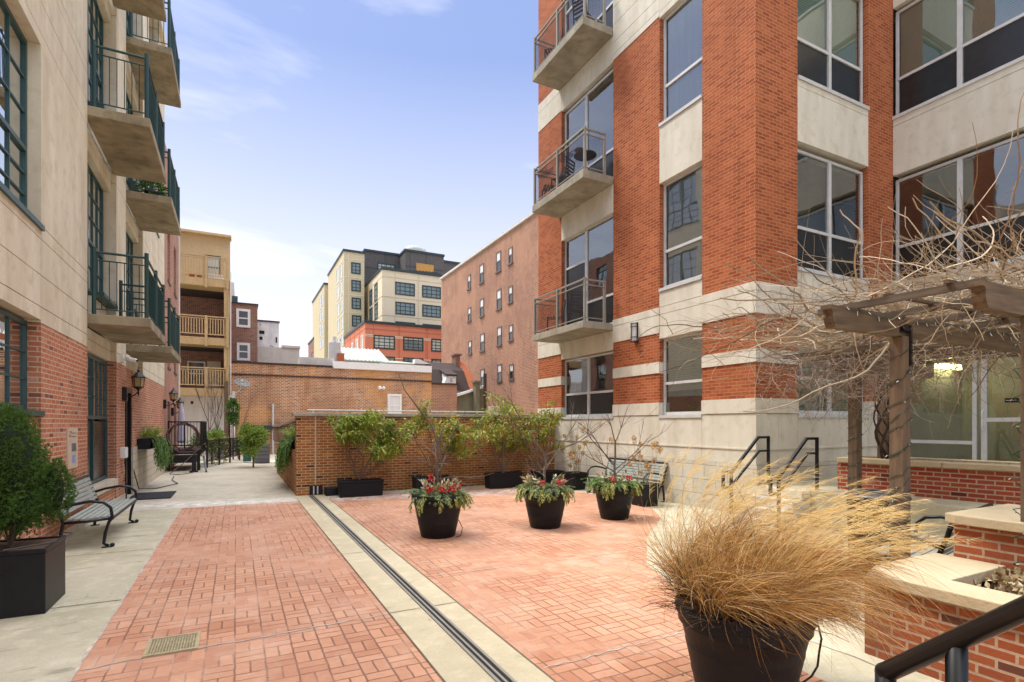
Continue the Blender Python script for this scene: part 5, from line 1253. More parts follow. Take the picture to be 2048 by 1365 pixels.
v0 = onY(*q8(1765, 575), 38); MB().hexa([(v0[0] - .3, 37.8, a1[2]), (v0[0] + .9, 37.8, a1[2]), (v0[0] + .9, 38.4, a1[2]), (v0[0] - .3, 38.4, a1[2])], [(v0[0] - .3, 37.8, v0[2]), (v0[0], 37.8, v0[2]), (v0[0], 38.4, v0[2]), (v0[0] - .3, 38.4, v0[2])]).build('cowl', M['white'], o)

# mansard roof house
def q7(x, y): return (860 + x / 6.823, 660 + y / 6.823)
o = thing('mansard_house', 'dark shingled mansard roof with a white dormer and orange fire wall', 'building', (15, 37, 0))
B0, B1 = onY(*q7(-60, 830), 36), onY(*q7(552, 815), 36); T0, T1 = onY(*q7(-60, 462), 38.5), onY(*q7(385, 462), 38.5)
M0, M1 = onY(*q7(-60, 560), 37.2), onY(*q7(455, 560), 37.2)
zb_ = (B0[2] + B1[2]) / 2
m = MB().hexa([(B0[0], 36, zb_), (B1[0], 36, zb_), (B1[0], 42, zb_), (B0[0], 42, zb_)], [(M0[0], 37.2, M1[2]), (M1[0], 37.2, M1[2]), (M1[0], 42, M1[2]), (M0[0], 42, M1[2])])
m.hexa([(M0[0], 37.2, M1[2]), (M1[0], 37.2, M1[2]), (M1[0], 42, M1[2]), (M0[0], 42, M1[2])], [(T0[0], 38.5, T1[2]), (T1[0], 38.5, T1[2]), (T1[0], 42, T1[2]), (T0[0], 42, T1[2])]); rf = m.build('roof', M['roof_dark'], o)
MB().box(B0[0], B1[0] - .1, 36.1, 42, 0, zb_ - .01).build('wall', M['offwhite'], o)
def strip(pa, pb, pc, wdt):
    m = MB()
    for (p, q_) in ((pa, pb), (pb, pc)): m.hexa([(p[0], p[1] - .15, p[2] - .3), (p[0] + wdt, p[1] - .15, p[2] - .3), (p[0] + wdt, p[1] + .8, p[2] - .3), (p[0], p[1] + .8, p[2] - .3)], [(q_[0], q_[1] - .15, q_[2]), (q_[0] + wdt, q_[1] - .15, q_[2]), (q_[0] + wdt, q_[1] + .8, q_[2]), (q_[0], q_[1] + .8, q_[2])])
    return m
strip((B1[0], 36, zb_), (M1[0], 37.2, M1[2]), (T1[0] - .1, 38.5, T1[2] + .1), .55).build('fire_wall', M['firewall'], o)
ch = onY(*q7(325, 355), 38.4); ch1 = onY(*q7(385, 480), 38.4)
MB().box(ch[0], ch1[0], 38.0, 38.8, ch1[2] - .5, ch[2]).box(ch[0] - .1, ch1[0] + .1, 37.9, 38.9, ch[2] + .002, ch[2] + .12).build('chimney', M['house_brick'], o)
D0, D1 = onY(*q7(235, 630), 35.9), onY(*q7(355, 745), 35.9)
dm = MB().hexa([(D0[0] - .25, 35.9, D1[2]), (D1[0], 35.9, D1[2]), (D1[0], 38, D1[2]), (D0[0] - .25, 38, D1[2])], [(D0[0], 35.9, D0[2]), (D1[0], 35.9, D0[2]), (D1[0], 38, D0[2] + .7), (D0[0], 38, D0[2] + .7)]).build('dormer', M['white'], rf)
MB().hexa([(D0[0] - .12, 35.8, D0[2] + .01), (D1[0] + .08, 35.8, D0[2] + .01), (D1[0] + .08, 38, D0[2] + .72), (D0[0] - .12, 38, D0[2] + .72)], [(D0[0] - .12, 35.8, D0[2] + .12), (D1[0] + .08, 35.8, D0[2] + .12), (D1[0] + .08, 38, D0[2] + .85), (D0[0] - .12, 38, D0[2] + .85)]).build('dormer_roof', M['roof_dark'], rf)
flat_win(o, ('Y', 35.88, -1), D0[0] + .12, D1[0] - .25, D1[2] + .1, D0[2] - .05, 'white', 3, 2, 'dark_pane', .05, .03)
# olive outbuilding and black pipe
o = thing('outbuilding', 'olive rendered outbuilding with sloping white edge under the old brick mill', 'building', (15, 33, 0))
a0, a1, a2 = onY(*q7(330, 905), 34.5), onY(*q7(600, 815), 34.5), onY(*q7(740, 790), 34.5)
m = MB().hexa([(a0[0], 34.5, 0), (a2[0], 34.5, 0), (a2[0], 38, 0), (a0[0], 38, 0)], [(a0[0], 34.5, a0[2]), (a2[0], 34.5, a2[2]), (a2[0], 38, a2[2]), (a0[0], 38, a0[2])]); m.build('wall', M['olive'], o)
m = MB().bar((a0[0], 34.45, a0[2]), (a2[0], 34.45, a2[2] + .1), .25, .16); m.build('roof_edge', M['white'], o)
c0, c1 = onY(*q7(590, 725), 34.3), onY(*q7(650, 900), 34.3); MB().box(c0[0], c1[0], 33.9, 34.4, 0, c0[2]).box(c0[0] - .1, c1[0] + .1, 33.8, 34.45, c0[2] + .003, c0[2] + .12).build('chimney', M['olive'], o)
v0 = onY(*q7(750, 600), 33.5); MB().tube([(v0[0], 33.5, 0), (v0[0], 33.5, v0[2])], .12, 8).build('flue', M['roof_dark'], o)

# old brick mill on the right
XM = 18.0; FM = ('X', XM, -1)
om = thing('brick_mill', 'large weathered old brick mill with small sash windows between the tower and the right building', 'building', (XM, 38, 0))
yA, yB = onX(883, 560, XM)[1], 27.0; zM = (onX(883, 560, XM)[2] + onX(1075, 425, XM)[2]) / 2
MB().box(XM, XM + 14, yB, yA, 0, zM).build('wall', M['mill_brick'], om)
MB().box(XM - .15, XM + 14, yB, yA + .2, zM + .003, zM + .18).build('roof', M['offwhite'], om)
for (x0, y0, x1, y1) in ((1207, 258, 1228, 345), (1292, 185, 1322, 297), (1412, 97, 1445, 215), (1500, 63, 1528, 160), (1208, 492, 1230, 577), (1294, 430, 1323, 540), (1415, 365, 1448, 488), (1500, 340, 1530, 440), (1212, 730, 1235, 815), (1297, 678, 1327, 792), (1418, 630, 1450, 750), (1503, 615, 1532, 715), (1299, 930, 1326, 1045), (1420, 897, 1452, 1010), (1506, 897, 1537, 995)):
    P, Q = onX(*q5(x0, y0), XM), onX(*q5(x1, y1), XM); s0, s1, z1_, z0_ = Q[1], P[1], (P[2] + Q[2]) / 2 + (P[2] - Q[2]) / 2, Q[2]
    wo = MB().fbox(FM, s0, s0 + .1, z0_, z1_, 0, .05).fbox(FM, s1 - .1, s1, z0_, z1_, 0, .05).fbox(FM, s0 + .1, s1 - .1, z1_ - .1, z1_, 0, .045).fbox(FM, s0 + .1, s1 - .1, (z0_ + z1_) / 2 - .04, (z0_ + z1_) / 2 + .04, 0, .045).fbox(FM, s0 - .08, s1 + .08, z0_ - .12, z0_, 0, .1).build('window', M['mill_frame'], om)
    MB().fbox(FM, s0 + .1, s1 - .1, z0_, (z0_ + z1_) / 2, .004, .012).build('pane', M['dark_pane'], wo); MB().fbox(FM, s0 + .1, s1 - .1, (z0_ + z1_) / 2, z1_ - .1, .004, .014).build('shade', M['curtain'], wo)
o = thing('skylight_box', 'small pale blue glazed skylight peeking over the brick garden wall', 'skylight', (14, 30, 0)); P, Q = onY(*q7(890, 1040), 30), onY(*q7(1000, 1110), 30)
MB().box(P[0], Q[0], 30, 31, 0, P[2]).build('box', M['far_pane_light'], o)

# modern apartment blocks far behind
def block(root, corner, right_px, Yf, depth, mat, name='wall', ztop=None, para=True):
    X0_, _, z_ = onY(corner[0], corner[1], Yf); X1_ = onY(right_px, corner[1], Yf)[0]
    if ztop: z_ = ztop
    MB().box(X0_, X1_, Yf, Yf + depth, 0, z_).build(name, M[mat], root)
    if para: MB().box(X0_ - .12, X1_ + .1, Yf - .12, Yf + depth, z_ + .003, z_ + .28).build('parapet', M['far_frame'], root)
    return X0_, X1_, z_
def lines(root, fr, s0, s1, zs, vs, z0, z1, mat='tan_panel2'):
    m = MB()
    for z in zs: m.fbox(fr, s0, s1, z - .04, z + .04, 0, .025)
    for v in vs: m.fbox(fr, v - .035, v + .035, z0, z1, 0, .022)
    m.build('panel_joints', M[mat], root)
sb = thing('apartment_block', 'salmon apartment block with wide gridded windows in front of the tan tower', 'building', (15, 58, 0), 'distant modern apartment blocks')
X0_, X1_, z_ = block(sb, q5(468, 597), 905, 58, 16, 'salmon_panel')
fs = ('Y', 58, -1)
for (x0, y0, x1, y1) in ((528, 682, 682, 790), (740, 695, 886, 802), (942, 710, 1075, 810), (610, 838, 682, 905), (740, 845, 886, 910), (943, 855, 1075, 915)): face_win(sb, fs, x0, y0, x1, y1, q5, 'far_frame', 4 if x1 - x0 > 100 else 2, 4, 'far_pane_light' if x0 != 740 else 'far_pane', .14, .07)
zz1 = onY(*q5(560, 683), 58)[2]; zz2 = onY(*q5(560, 845), 58)[2]
lines(sb, fs, X0_, X1_, [zz1 - .05, zz1 - .2, zz2], [], 0, z_, 'tan_panel')
lines(sb, fs, X0_, X1_, [(zz1 + z_) / 2, zz1 - 5.0], [onY(*q5(v, 700), 58)[0] for v in (528, 705, 716, 905, 915)], 0, z_, 'firewall')
fx = ('X', X0_, -1)
for (x0, y0, x1, y1) in ((370, 745, 385, 790), (402, 718, 420, 790), (440, 690, 458, 790)): face_win(sb, fx, x0, y0, x1, y1, q5, 'offwhite', 1, 1, 'far_pane_light', .2, .1)
lines(sb, fx, 58, 74, [(zz1 + z_) / 2], [onX(*q5(v, 700), X0_)[1] for v in (345, 362, 393, 430)], 0, z_, 'firewall')
mb_ = thing('apartment_block', 'pale cream block with wide black gridded windows above the salmon block', 'building', (17, 63, 0), 'distant modern apartment blocks')
X0_, X1_, z_ = block(mb_, q5(590, 214), 910, 63, 13, 'tan_panel')
fs = ('Y', 63, -1)
for (x0, y0, x1, y1) in ((683, 300, 825, 408), (877, 325, 1012, 428), (685, 443, 826, 547), (878, 463, 1012, 563), (686, 585, 828, 700), (881, 603, 1018, 700)): face_win(mb_, fs, x0, y0, x1, y1, q5, 'far_frame', 4, 3, 'far_pane', .14, .08)
lines(mb_, fs, X0_, X1_, [onY(*q5(600, y), 63)[2] for y in (262, 405, 540)], [onY(*q5(v, 400), 63)[0] for v in (683, 850)], 0, z_)
fx = ('X', X0_, -1)
for (x0, y0, x1, y1) in ((500, 370, 520, 465), (536, 325, 558, 435), (500, 500, 522, 590), (537, 465, 560, 565)): face_win(mb_, fx, x0, y0, x1, y1, q5, 'far_frame', 1, 3, 'far_pane', .16, .08)
lines(mb_, fx, 63, 76, [onY(*q5(600, y), 63)[2] for y in (262, 405, 540)], [], 0, z_)
t2 = thing('apartment_tower', 'tall tan tower with a column of green windows left of the charcoal storeys', 'building', (12, 70, 0), 'distant modern apartment blocks')
X0_, X1_, z_ = block(t2, q5(315, 82), onY(*q5(462, 100), 70)[0] and q5(462, 100)[0], 70, 13, 'tan_panel2')
fs = ('Y', 70, -1)
for (x0, y0, x1, y1) in ((367, 160, 435, 250), (368, 287, 437, 375), (370, 413, 438, 502), (372, 540, 440, 628), (373, 665, 441, 750)): face_win(t2, fs, x0, y0, x1, y1, q5, 'far_frame', 2, 3, 'far_pane', .16, .08)
lines(t2, fs, X0_, X1_, [onY(*q5(330, y), 70)[2] for y in (135, 265, 393, 520, 650)], [onY(*q5(350, 300), 70)[0]], 0, z_, 'tan_panel')
fx = ('X', X0_, -1)
for (x0, y0, x1, y1) in ((263, 215, 282, 300), (290, 175, 306, 265), (265, 340, 284, 420), (292, 300, 308, 390), (267, 460, 285, 540), (293, 425, 310, 510), (268, 580, 286, 660), (295, 550, 312, 635), (270, 700, 287, 770), (296, 680, 313, 760)): face_win(t2, fx, x0, y0, x1, y1, q5, 'offwhite', 1, 1, 'far_pane_light', .15, .1)
t1 = thing('apartment_tower', 'shorter tan tower at the left end of the distant blocks', 'building', (10, 84, 0), 'distant modern apartment blocks')
X0_, X1_, z_ = block(t1, q5(175, 322), q5(275, 330)[0], 84, 14, 'tan_panel2')
fs = ('Y', 84, -1)
for (x0, y0, x1, y1) in ((208, 380, 262, 455), (210, 485, 262, 555), (210, 590, 262, 660), (212, 692, 262, 760)): face_win(t1, fs, x0, y0, x1, y1, q5, 'far_frame', 2, 3, 'far_pane', .18, .09)
fx = ('X', X0_, -1)
for (x0, y0, x1, y1) in ((140, 420, 152, 490), (155, 395, 167, 465), (140, 525, 152, 590), (156, 500, 168, 570), (141, 625, 153, 690), (157, 600, 169, 670), (143, 720, 155, 780), (158, 700, 170, 765)): face_win(t1, fx, x0, y0, x1, y1, q5, 'offwhite', 1, 1, 'far_pane_light', .15, .1)
t0 = thing('brick_tower', 'small dark brick block peeking out left of the tan towers', 'building', (9, 96, 0))
X0_, X1_, z_ = block(t0, q5(100, 712), q5(140, 712)[0], 96, 8, 'house_brick')
flat_win(t0, ('X', X0_, -1), 97.5, 99, z_ - 4, z_ - 2, 'far_frame', 1, 2, 'dark_pane')
cb = thing('charcoal_block', 'dark charcoal brick upper storeys above the cream block', 'building', (18, 75, 0), 'distant modern apartment blocks')
X0_, X1_, z_ = block(cb, q5(466, 80), q5(760, 110)[0], 75, 14, 'charcoal')
face_win(cb, ('Y', 75, -1), 555, 163, 684, 250, q5, 'far_frame', 4, 3, 'far_pane_light', .16, .09)
lines(cb, ('Y', 75, -1), X0_, X1_, [z_ - 2.2], [onY(*q5(610, 120), 75)[0]], z_ - 9, z_, 'far_frame')
cb2 = thing('charcoal_block', 'charcoal brick penthouse with a square orange timber panel', 'building', (24, 72, 0), 'distant modern apartment blocks')
X0_, X1_, z_ = block(cb2, q5(755, 80), q5(1033, 112)[0], 72, 14, 'charcoal')
P, Q = onY(*q5(835, 166), 72), onY(*q5(960, 240), 72)
MB().fbox(('Y', 72, -1), P[0], Q[0], Q[2] - 1, P[2], 0, .05).build('timber_panel', M['orange_wood'], cb2)
lines(cb2, ('Y', 72, -1), X0_, X1_, [z_ - 2.0], [onY(*q5(v, 120), 72)[0] for v in (790, 905)], z_ - 9, z_, 'far_frame')
m = MB()
for k in range(9): P = onY(*q5(810 + k * 23, 232 + k * 2), 66); m.bar((P[0], 65, P[2] - .35), (P[0] - .5, 65.6, P[2] + .1), .15)
m.build('pergola_fins', M['far_frame'], cb2)
cb3 = thing('charcoal_block', 'lower charcoal wing at the right end of the distant roofs', 'building', (28, 78, 0), 'distant modern apartment blocks')
block(cb3, q5(1033, 160), 935, 78, 14, 'charcoal')
lines(cb3, ('Y', 78, -1), 28, 31, [18], [], 10, 18, 'far_frame')
o = thing('rooftop_unit', 'rounded grey green cooling tower on the charcoal roof', 'cooling unit', (24, 76, 24)); P = onY(*q5(818, 55), 76)
MB().lathe([(1.6, -2.2), (1.6, -.6), (1.2, -.1), (.6, .1), (.001, .12)], (P[0], 76, P[2]), 14, caps=False).build('drum', plain('ductgrey', (.33, .36, .32), .5), o, smooth=True)
MB().bar((P[0] + 1.5, 76, P[2]), (P[0] + 3.4, 76, P[2] - 1.9), .12).box(P[0] - 1.9, P[0] + 1.9, 75, 77.5, P[2] - 2.6, P[2] - 2.2).build('frame', M['alu'], o)

# ------------------------------------------------------------ entrance platform, stairs and handrails
struct('entrance_platform', MB().box(8.66, 13.15, -3.0, 6.82, .0, .62), M['sidewalk'])
m = MB()
for k in range(4): m.box(7.72 + k * .235, 8.655, 5.80, 6.70, .0 + .155 * k + .001 * k, .155 * (k + 1) - .004)
struct('steps', m, M['stone'])
def handrail(label, y, grp='black stair handrails at the entrance'):
    o = thing('handrail', label, 'handrail', (8.4, y, 0), grp)
    m = MB(); x0 = 7.62; w_ = .042
    P = [(x0, y, .62), (x0, y, .90), (x0 + .22, y, .90), (8.52, y, 1.50), (8.80, y, 1.50)]
    for p, q_ in zip(P, P[1:]): m.bar(p, q_, w_)
    m.bar((x0, y, .62), (x0 + .2, y, .62), w_).bar((x0 + .20, y, .0), (x0 + .20, y, .9), w_).bar((8.80, y, .6), (8.80, y, 1.52), w_)
    m.build('top_rail', M['black'], o)
    MB().bar((x0 + .22, y, .66), (8.56, y, 1.26), .034).bar((8.54, y, 1.25), (8.80, y, 1.25), .034).build('lower_rail', M['black'], o); return o
handrail('black stair handrail nearest the stone corner', 6.72); handrail('black stair handrail on the grassy near side of the steps', 5.78)
# planter wall along the platform
lw = thing('planter_wall', 'red brick planter wall with stone coping in front of the glazed entrance', 'wall', (9.5, 4, 0))
A = Vector((9.28, 5.72, 0)); B = Vector((9.86, 1.3, 0)); d_ = (B - A).normalized(); n_ = Vector((-d_.y, d_.x, 0))
def qd(a, b, o0, o1, z0, z1, mb): 
    P = [a + n_ * o0, b + n_ * o0, b + n_ * o1, a + n_ * o1]; mb.hexa([(p.x, p.y, z0) for p in P], [(p.x, p.y, z1) for p in P]); return mb
qd(A, B, 0, .3, .0, 1.085, MB()).build('brickwork', M['plant_brick'], lw)
m = MB(); nseg = 3
for k in range(nseg):
    a_, b_ = A.lerp(B, k / nseg) + d_ * .004, A.lerp(B, (k + 1) / nseg) - d_ * .004
    qd(a_, b_, -.05, .27, 1.087, 1.17, m); qd(a_, b_, .85, 1.1, 1.087, 1.17, m)
bevel(m.build('coping', M['coping'], lw), .01)
qd(A, B, .3, 1.05, .6, 1.10, MB()).build('soil', M['mulch'], lw)
rnd = random.Random(70); m = MB()
for k in range(500): p = A.lerp(B, rnd.random()) + n_ * rnd.uniform(.3, .8); m.leaf((p.x, p.y, 1.11), rv(1) + Vector((0, 0, .4)), rv(1), .07, .03, .1)
m.build('dead_leaves', M['dryleaf'], lw)
o = thing('path_light', 'small black flood lamp beside the vine trunk behind the coping', 'lamp', (9.9, 4.9, 1.1)); p = onX(1795, 890, 9.95)
MB().tube([(p[0], p[1], 1.1), (p[0], p[1], p[2] - .08)], .012, 6).build('stem', M['black'], o); MB().tube([(p[0] - .06, p[1] + .02, p[2] - .1), (p[0] - .02, p[1], p[2] + .09)], .055, 10).build('head', M['black'], o)

# ------------------------------------------------------------ near right planter blocks
np_ = thing('planter_wall', 'low brown brick planter with wide stone coping in the right foreground', 'planter', (4.6, 1.8, 0))
MB().box(4.26, 4.52, -2.0, 2.42, .0, .555).box(4.52, 7.2, 2.12, 2.42, 0, .555).build('brickwork', M['low_brick'], np_)
m = MB().prism([(4.20, 1.3), (4.20, 2.37), (4.50, 2.47), (5.36, 2.47), (5.36, 1.98), (4.52, 1.98), (4.52, 1.3)], .557, .64)
m.box(4.20, 4.52, .2, 1.292, .557, .64).box(4.20, 4.52, -2, .192, .557, .64)
bevel(m.build('coping', M['coping'], np_), .008)
MB().box(4.53, 7.2, -1.5, 2.11, .0, .50).build('soil', M['mulch'], np_)
rnd = random.Random(71); m = MB()
for k in range(1100): m.leaf((rnd.uniform(4.55, 5.9), rnd.uniform(.4, 1.97), .51 + abs(rnd.gauss(0, .03))), rv(1) + Vector((0, 0, .5)), rv(1), rnd.uniform(.04, .10), rnd.uniform(.02, .045), .1)
for k in range(7): puff(m, (rnd.uniform(4.75, 5.3), rnd.uniform(1.3, 1.9), .56), .07, 60, .07, .05)
m.build('dried_plants', M['dryleaf'], np_)
pp = thing('brick_pier', 'square brown brick pier with a thick stone cap at the right edge', 'pier', (5.9, 1.8, 0))
MB().box(5.37, 6.4, .2, 2.33, .0, .915).build('brickwork', M['low_brick'], pp)
bevel(MB().prism([(5.31, .1), (5.31, 2.30), (5.36, 2.39), (6.5, 2.39), (6.5, .1)], .917, .995).build('cap', M['coping'], pp), .008)
# near handrail
nh = thing('handrail', 'thick black pipe handrail cropped at the bottom right corner', 'handrail', (1.4, .6, 0))
m = MB(); Xh = 1.36; P0 = Vector((Xh, .725, 1.165)); P1 = Vector((Xh, .02, 1.80)); P2 = Vector((Xh, -.8, 1.80))
m.tube([P0, P1, P2], .0215, 20).build('top_rail', M['black'], nh, smooth=True)
MB().tube([(Xh, .725, .0), (Xh, .725, 1.163)], .0215, 20).ball(P0, .0225, 12).build('post', M['black'], nh, smooth=True)
MB().tube([(Xh, .585, .0), (Xh, .585, 1.285)], .0195, 20).build('post', M['black'], nh, smooth=True)
MB().tube([(Xh, .585, 1.06), (Xh, .1, 1.50), (Xh, -.6, 1.55)], .019, 18).build('lower_rail', M['black'], nh, smooth=True)

# trash can
tcn = thing('trash_can', 'black ribbed metal litter bin with a round opening behind the pergola post', 'litter bin', (6.62, 3.62, 0)); c = (6.62, 3.62, 0)
m = MB()
for k in range(36): a_ = k * math.pi / 18; r_ = .27; m.bar((c[0] + r_ * math.cos(a_), c[1] + r_ * math.sin(a_), .06), (c[0] + (r_ + .02) * math.cos(a_), c[1] + (r_ + .02) * math.sin(a_), .86), .03, .008)
m.lathe([(.275, .05), (.285, .05), (.285, .11), (.275, .11)], c, 30, False).lathe([(.29, .82), (.30, .82), (.30, .88), (.29, .88)], c, 30, False); m.build('slats', M['black'], tcn)
MB().lathe([(.22, .05), (.24, .8), (.001, .8)], c, 20, False).build('liner', M['hole'], tcn)
MB().lathe([(.31, .885), (.325, .90), (.31, .93), (.20, .975), (.13, .98), (.115, .965), (.12, .90)], c, 36, False).build('lid', plain('binlid', (.03, .035, .045), .3), tcn, smooth=True)

# ------------------------------------------------------------ pergola
pg = thing('pergola', 'weathered timber pergola with dark brackets over the right foreground', 'pergola', (6, 3, 0))
zb0, zb1 = 2.575, 2.765
def post(x, y, s, z1, z0=0, rot=0):
    return bevel(MB().box(x - s / 2, x + s / 2, y - s / 2, y + s / 2, z0, z1).build('post', M['postwood'], pg), .006)
post(5.62, 2.87, .125, zb0 - .002); post(8.72, 5.1, .14, zb0 - .002); post(9.85, 5.28, .14, zb0 - .002, 1.0); post(5.44, 1.84, .125, zb0 - .002, .5); post(9.6, 2.87, .13, zb0 - .002, 0)
def beam(x0, x1, y, z0=zb0, z1=zb1, t=.085):
    m = MB(); h = z1 - z0
    prof = [(x1, z0), (x1, z1), (x0, z1), (x0, z1 - .035), (x0 + .03, z1 - .04), (x0 + .045, z1 - .07), (x0 + .04, z1 - .10), (x0 + .05, z1 - .14), (x0 + .075, z0 + .01), (x0 + .08, z0)]
    n = len(m.v); k = len(prof); m.v += [(a_, y - t / 2, b_) for a_, b_ in prof] + [(a_, y + t / 2, b_) for a_, b_ in prof]
    m.f += [tuple(range(n + k - 1, n - 1, -1)), tuple(range(n + k, n + 2 * k))] + [(n + i, n + (i + 1) % k, n + k + (i + 1) % k, n + k + i) for i in range(k)]
    m.build('beam', M['beamwood'], pg)
beam(4.48, 10.6, 2.87); beam(4.68, 8.5, 1.90); beam(8.3, 11.2, 5.2)
for k in range(9):
    x = 4.90 + k * .70
    MB().box(x - .019, x + .019, 1.93, 3.20 if x < 7.7 else 5.6, zb1 + .003, zb1 + .062).build('rafter', M['rafterwood'], pg)
for (y, x0_) in ((2.15, 4.85), (2.6, 4.88), (3.10, 4.90), (3.65, 8.0), (4.2, 8.0), (4.75, 8.1), (5.3, 8.3)):
    MB().box(x0_, 10.4, y - .022, y + .022, zb1 + .065, zb1 + .088).build('slat', M['beamwood'], pg)
m = MB().box(5.53, 5.72, 2.818, 2.826, zb0 + .03, zb0 + .11).box(5.652, 5.688, 2.795, 2.806, zb0 - .28, zb0 + .10).box(5.555, 5.69, 2.80, 2.81, zb0 + .05, zb0 + .10)
for z in (zb0 - .25, zb0 - .15, zb0 - .05): m.ball((5.67, 2.79, z), .008, 6)
m.build('bracket', M['black'], pg)
# string lights
rnd = random.Random(80); sl = thing('string_lights', 'green wired fairy lights wrapped around the pergola posts and beam', 'string lights', (5.6, 2.87, 1)); wv, bl = MB(), MB()
def wrap(cx, cy, s, z0, z1, turns, ph=0):
    P = []; n = int(turns * 8); h = s / 2 + .006
    for i in range(n + 1):
        a_ = i / 8 * 2 * math.pi + ph; sx_, sy_ = math.cos(a_), math.sin(a_); k = 1 / max(abs(sx_), abs(sy_))
        P.append((cx + sx_ * k * h, cy + sy_ * k * h, z0 + (z1 - z0) * i / n + rnd.uniform(-.015, .015)))
    wv.tube(P, .0035, 4, cap=False)
    for p in P[::3]: q_ = Vector(p) + rv(.02); wv.tube([p, q_ + rv(.01)], .004, 4); bl.tube([q_, q_ + rv(.015)], .0035, 4)
wrap(5.62, 2.87, .125, .7, 2.5, 8); wrap(5.62, 2.87, .125, .75, 2.45, 5, 2.5); wrap(8.72, 5.1, .14, .6, 2.4, 9); wrap(5.345, 1.84, .125, .6, 2.5, 9)
P = [(4.7 + i * .16, 2.82, zb1 - .02 + rnd.uniform(-.03, .02)) for i in range(30)]; wv.tube(P, .0035, 4, cap=False)
for p in P: q_ = Vector(p) + Vector((0, -.01, -.03)); bl.tube([p, q_ + rv(.015)], .004, 4)
wv.build('wire', M['wire'], sl); bl.build('bulbs', M['bulb'], sl)

# ------------------------------------------------------------ vine
rnd = random.Random(90)
vn = thing('climbing_vine', 'huge tangle of bare tan wisteria vines heaped over the pergola', 'vine', (9.7, 5.1, 1.1))
t = MB()
V0 = Vector((9.64, 5.10, 1.1)); T0_ = Vector((9.42, 5.05, 2.55))
for k in range(4):
    P = []
    for i in range(15):
        u_ = i / 14; a_ = u_ * 7 + k * 1.6; r_ = .06 + .05 * math.sin(u_ * 3.1)
        P.append(V0.lerp(T0_, u_) + Vector((math.cos(a_) * r_ - .12 * math.sin(u_ * math.pi), math.sin(a_) * r_, 0)))
    t.tube(P, .028 - k * .005, 7, .014)
t.build('trunk', M['bark_dark'], vn, smooth=True)
def twig(mb, p, d, ln, r, seg, wob, grav, nside=3):
    P = [Vector(p)]; d = Vector(d).normalized(); curl = rv(1).normalized() * wob
    for i in range(seg):
        d = (d + curl * .35 + rv(wob) + Vector((0, 0, grav))).normalized(); curl = (curl + rv(wob) * .6).normalized() * wob
        P.append(P[-1] + d * ln / seg)
    mb.tube(P, r, nside, r * .4, cap=False); return P
m = MB()
def heap_z(x, y): return .10 + .62 * max(0, min(1, (x - 5.6) / 2.2)) * (1 - .3 * abs(y - 3.8) / 2)
for k in range(1900):      # mat lying on top
    x, y = rnd.uniform(4.9, 10.8), rnd.uniform(1.7, 5.9)
    if (x < 6.6 and rnd.random() < .7) or (x < 7.7 and y > 3.3 and rnd.random() < .75): continue
    z = zb1 + .11 + rnd.random() ** 1.3 * heap_z(x, y) * 1.15
    twig(m, (x, y, z), (rnd.uniform(-1, 1) - .4, rnd.uniform(-.7, .7), rnd.uniform(-.12, .18)), rnd.uniform(.7, 1.8), rnd.choice([.004, .005, .007, .010]), 13, .24, -.004)
for k in range(70):       # whips arching outwards and to the left
    x, y = rnd.uniform(6.2, 10.2), rnd.uniform(3.4, 6.0)
    twig(m, (x, y, zb1 + .2), (-1 + rnd.uniform(-.3, .9), rnd.uniform(-.3, .3), rnd.uniform(.0, .40)), rnd.uniform(.7, 1.6), rnd.choice([.003, .004, .005]), 14, .09, -.035)
for k in range(34):        # thick woody runners lying along the beams
    y = rnd.uniform(2.3, 5.5); x = rnd.uniform(7.6, 10.2); P = [Vector((x, y, zb1 + rnd.uniform(.12, .3)))]; d = Vector((-1, rnd.uniform(-.5, .3), 0)); r0 = rnd.uniform(.010, .022)
    for i in range(16): d = (d + rv(.28) + Vector((-.15, 0, -.02 if P[-1].z > zb1 + .25 else .05))).normalized(); P.append(P[-1] + d * .19)
    m.tube(P, r0, 5, r0 * .35, cap=False)
for k in range(42):        # tall upright shoots
    x, y = rnd.uniform(6.0, 10.5), rnd.uniform(2.8, 5.4)
    twig(m, (x, y, zb1 + .2), (rnd.uniform(-.45, .45), rnd.uniform(-.2, .2), 1), rnd.uniform(.5, 1.5), .004, 10, .06, -.03)
m.build('top_stems', M['vine'], vn)
m = MB()
for k in range(640):       # curly hanging fringe on the left and under the roof
    c_ = Vector((rnd.gauss(8.45, .75), rnd.gauss(5.0, .4), rnd.gauss(2.5, .20)))
    twig(m, c_, (rnd.uniform(-1, 1) - .3, rnd.uniform(-.6, .6), rnd.uniform(-.5, .5)), rnd.uniform(.35, .95), rnd.choice([.003, .004, .006]), 12, .34, -.03)
for k in range(150):
    c_ = Vector((rnd.uniform(7.5, 10.5), rnd.uniform(3.2, 5.5), rnd.uniform(2.45, 2.8)))
    twig(m, c_, (rnd.uniform(-1, 1), rnd.uniform(-.6, .6), rnd.uniform(-.7, .2)), rnd.uniform(.4, 1.0), rnd.choice([.003, .004, .005]), 12, .32, -.03)
for k in range(16): twig(m, T0_ + rv(.15) - Vector((0, 0, .5)), (rnd.uniform(-1, 1), rnd.uniform(-.4, .4), 1), rnd.uniform(.7, 1.3), .008, 9, .2, 0, 5)
m.build('hanging_stems', M['vine_dark'], vn)

